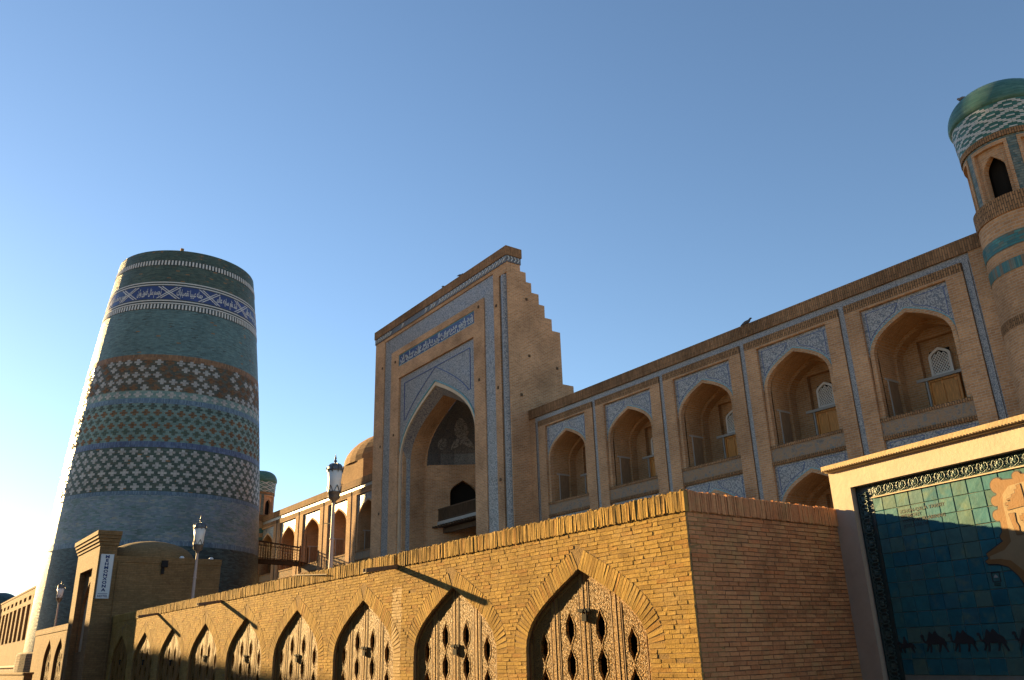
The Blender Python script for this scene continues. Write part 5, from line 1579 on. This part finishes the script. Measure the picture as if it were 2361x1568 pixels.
b = MB(); b.plate(c2([(2.125, 2.235)] + [(2.15 + a, z) for a, z in arch(0.025, 2.235, 2.27, 5)] + [(2.175, 2.235)]), [], bf, BD - 0.015, BD - 0.004); put('pictogram_dome', b.mesh('pictogram_dome', 'white_frame', uv=False), pc)

# ------------------------------------------------------------------ far left: pilastered building, turret, mast, parapet, terrace
FB = 14.0
farb = thing('arcade_building', 'distant sunlit brick building with tall recessed bays left of the minaret', 'building', (-132, FB, 0))
ff_ = front(FB)
X0f, X1f = -156.0, -108.0
tall = []; small = []
i = 0
while X0f + 2 + 4.0 * i + 2.6 < X1f:
    x = X0f + 2 + 4.0 * i; tall.append(rect(x, x + 2.7, 4.75, 8.75)); i += 1
i = 0
while X0f + 2 + 4.0 * i + 2.6 < X1f:
    x = X0f + 2 + 4.0 * i; small.append(rect(x + 0.1, x + 2.2, 9.25, 9.75)); i += 1
b = MB(); b.plate(rect(X0f, X1f, 0, 10.4), tall + small, ff_, 0.0, 0.5)
fw_ = put('facade', b.mesh('facade', 'far_brick'), farb)
for h in tall:
    x0 = h[0][0]; x1 = h[1][0]; c = (x0 + x1) / 2
    b = MB(); b.plate(rect(x0, x1, 4.75, 8.75), [[(c - 1.0, 4.76)] + [(c + a, z) for a, z in arch(1.0, 6.6, 7.9, 6)] + [(c + 1.0, 4.76)]], ff_, 0.4, 0.9)
    put('bay_arch', b.mesh('bay_arch', 'far_brick'), fw_)
b = MB(); b.box(X0f, X1f, FB + 0.9, FB + 12, 0, 10.4); put('body', b.mesh('body', 'far_brick'), farb)
b = MB(); b.box(X0f, X1f, FB - 0.7, FB, 0, 4.3); put('base_ledge', b.mesh('base_ledge', 'far_brick'), farb)
b = MB(); b.box(X0f, X1f, FB - 0.06, FB + 0.5, 10.4, 10.62); put('coping', b.mesh('coping', 'far_brick'), farb)
tur = thing('corner_turret', 'small dark domed turret at the far left edge beyond the pilastered building', 'turret', (-152.3, FB + 0.5, 0))
b = MB(); b.lathe(0, 0, [(2.6, 0), (2.3, 10.2), (2.45, 10.3), (2.45, 10.7)], 20); put('shaft', b.mesh('shaft', 'far_brick'), tur, (-152.3, FB + 0.5, 0))
b = MB(); b.lathe(0, 0, [(2.5 * math.cos(q), 10.7 + 1.9 * math.sin(q)) for q in [PI / 2 * i / 8 for i in range(9)]], 20); put('cap', b.mesh('cap', 'glaze_deep', smooth=True), tur, (-152.3, FB + 0.5, 0))
ant = thing('roof_antenna', 'thin aerial on the roof of the distant pilastered building', 'antenna', (-119.8, FB + 1, 10.4))
b = MB(); b.tube([(-119.8, FB + 1, 10.4), (-119.8, FB + 1, 13.0)], 0.05, 6); put('mast', b.mesh('mast', 'iron_dark', uv=False), ant)
b = MB(); b.tube([(-121.2, FB + 1, 12.9), (-118.2, FB + 1, 12.9)], 0.035, 6)
for q in (-120.8, -119.2, -118.6): b.tube([(q, FB + 1, 12.6), (q, FB + 1, 13.2)], 0.025, 5)
put('aerial_rods', b.mesh('aerial_rods', 'iron_dark', uv=False), ant)
ter = thing('terrace', 'raised brick terrace at the foot of the minaret', 'terrace', (-95, 9.5, 0))
b = MB(); b.box(-140, -77.9, 9.2, 13.2, 0, 1.75); put('terrace_wall', b.mesh('terrace_wall', 'plinth_stone'), ter)
b = MB(); b.box(-140, -77.8, 9.1, 13.25, 1.75, 1.9); put('terrace_slab', b.mesh('terrace_slab', 'paving_stone'), ter)
par = thing('parapet_wall', 'low plain brick parapet at the bottom left corner', 'wall', (-58, 6.8, 0), frame=True)
b = MB(); b.box(-76, -47.3, 6.6, 6.95, 0, 1.36); put('wall', b.mesh('wall', 'gate_brick'), par)
b = MB(); b.box(-76.05, -47.25, 6.56, 6.99, 1.36, 1.45); put('coping', b.mesh('coping', 'gate_brick'), par)

# house across the street (outside the frame; its roof line shades the lower shop row)
hs = thing('unseen_house', 'plain flat roofed brick house whose shade falls on the far shop doors', 'house', (-50, -4, 0), 'houses across the street', frame=True)
RL = [(-67, 2.1), (-36.0, -0.45), (-36.0, -14), (-67, -14)]
b = MB(); b.add([(x, y, z) for z in (0, 8.7) for x, y in RL], [(0, 1, 2, 3), (4, 5, 6, 7), (0, 1, 5, 4), (1, 2, 6, 5), (2, 3, 7, 6), (3, 0, 4, 7)])
put('walls', b.mesh('walls', 'gate_brick'), hs)
b = MB(); b.plate([(x, y) for x, y in RL], [[(-66.6, 1.65), (-36.4, -0.83), (-36.4, -13.6), (-66.6, -13.6)]], lambda a, c, d: (a, c, d), 8.701, 9.0)
put('roof_parapet', b.mesh('roof_parapet', 'gate_brick'), hs)
for i in range(7):
    x = -64 + 4.2 * i; y = 2.1 - 2.55 * (x + 67) / 31
    b = MB(); b.box(x, x + 1.2, y - 0.05 + 0.06, y + 0.02 + 0.06, 4.6, 6.4); put('window', b.mesh('window', 'beam_wood'), hs)

# unseen houses added behind the viewer to keep sky light off the street walls
for i, (x0, x1, h) in enumerate(((-33.0, -19.0, 7.6), (-18.4, -6.0, 8.6), (-5.4, 8.0, 7.9), (8.6, 24.0, 8.4))):
    hh_ = thing('unseen_house', ('unseen flat roofed brick house added behind the viewer, nearest the shaded house', 'unseen tall flat roofed brick house added behind the viewer facing the arched doors', 'unseen flat roofed brick house added behind the viewer facing the map board', 'last unseen flat roofed brick house added in the row behind the viewer')[i], 'house', ((x0 + x1) / 2, -9, 0), 'houses across the street', frame=True)
    b = MB(); b.box(x0, x1, -16, -3.6, 0, h); put('walls', b.mesh('walls', 'gate_brick'), hh_)
    b = MB(); b.plate(rect(x0 - 0.05, x1 + 0.05, -16.05, -3.55), [rect(x0 + 0.3, x1 - 0.3, -15.7, -3.9)], lambda a, c, d: (a, c, d), h + 0.001, h + 0.4); put('roof_parapet', b.mesh('roof_parapet', 'gate_brick'), hh_)
    for j in range(3):
        xx = x0 + (x1 - x0) * (j + 0.5) / 3
        b = MB(); b.box(xx - 0.6, xx + 0.6, -3.62, -3.55, 4.4, 6.0); put('window', b.mesh('window', 'beam_wood'), hh_)
    b = MB(); b.box(x0 + 1.2, x0 + 2.4, -3.62, -3.54, 0, 2.2); put('door', b.mesh('door', 'door_wood'), hh_)

# birds ------------------------------------------------------------
def bird(loc, rz, label, sc=1.0):
    t = thing('pigeon', label, 'bird', loc, 'pigeons on the roof edges')
    t.rotation_euler = (0, 0, rz)
    b = MB()
    pr = [(-0.20, 0.02, .012), (-0.12, 0.06, .035), (-0.04, 0.09, .06), (0.04, 0.11, .062), (0.09, 0.14, .045), (0.12, 0.18, .034), (0.145, 0.205, .032), (0.17, 0.205, .02), (0.20, 0.198, .004)]
    b.tube([(x * sc, 0, z * sc) for x, z, r in pr], [r * sc for x, z, r in pr], 8)
    put('body', b.mesh('body', 'bird_feather', uv=False, smooth=True), t, loc)
    b = MB()
    for y in (-0.02, 0.02): b.tube([(0.02 * sc, y * sc, 0.06 * sc), (0.03 * sc, y * sc, 0)], 0.006 * sc, 5)
    put('legs', b.mesh('legs', 'bird_feather', uv=False), t, loc)
bird((-9.72, 26.2, 18.42), 2.6, 'pigeon perched on the green cap of the near corner tower', 1.1)
bird((-20.2, FY + 0.1, 14.12), 0.4, 'pigeon perched on the cornice of the right madrasa wing', 1.3)
bird((-40.3, PY + 0.0, 24.0), 1.2, 'pigeon on the sloping portal roof edge, right one of two', 1.1)
bird((-42.4, PY + 0.0, 24.0), 2.2, 'pigeon on the sloping portal roof edge, left one of two', 1.1)
p_ = wrot((0, 0, 0))
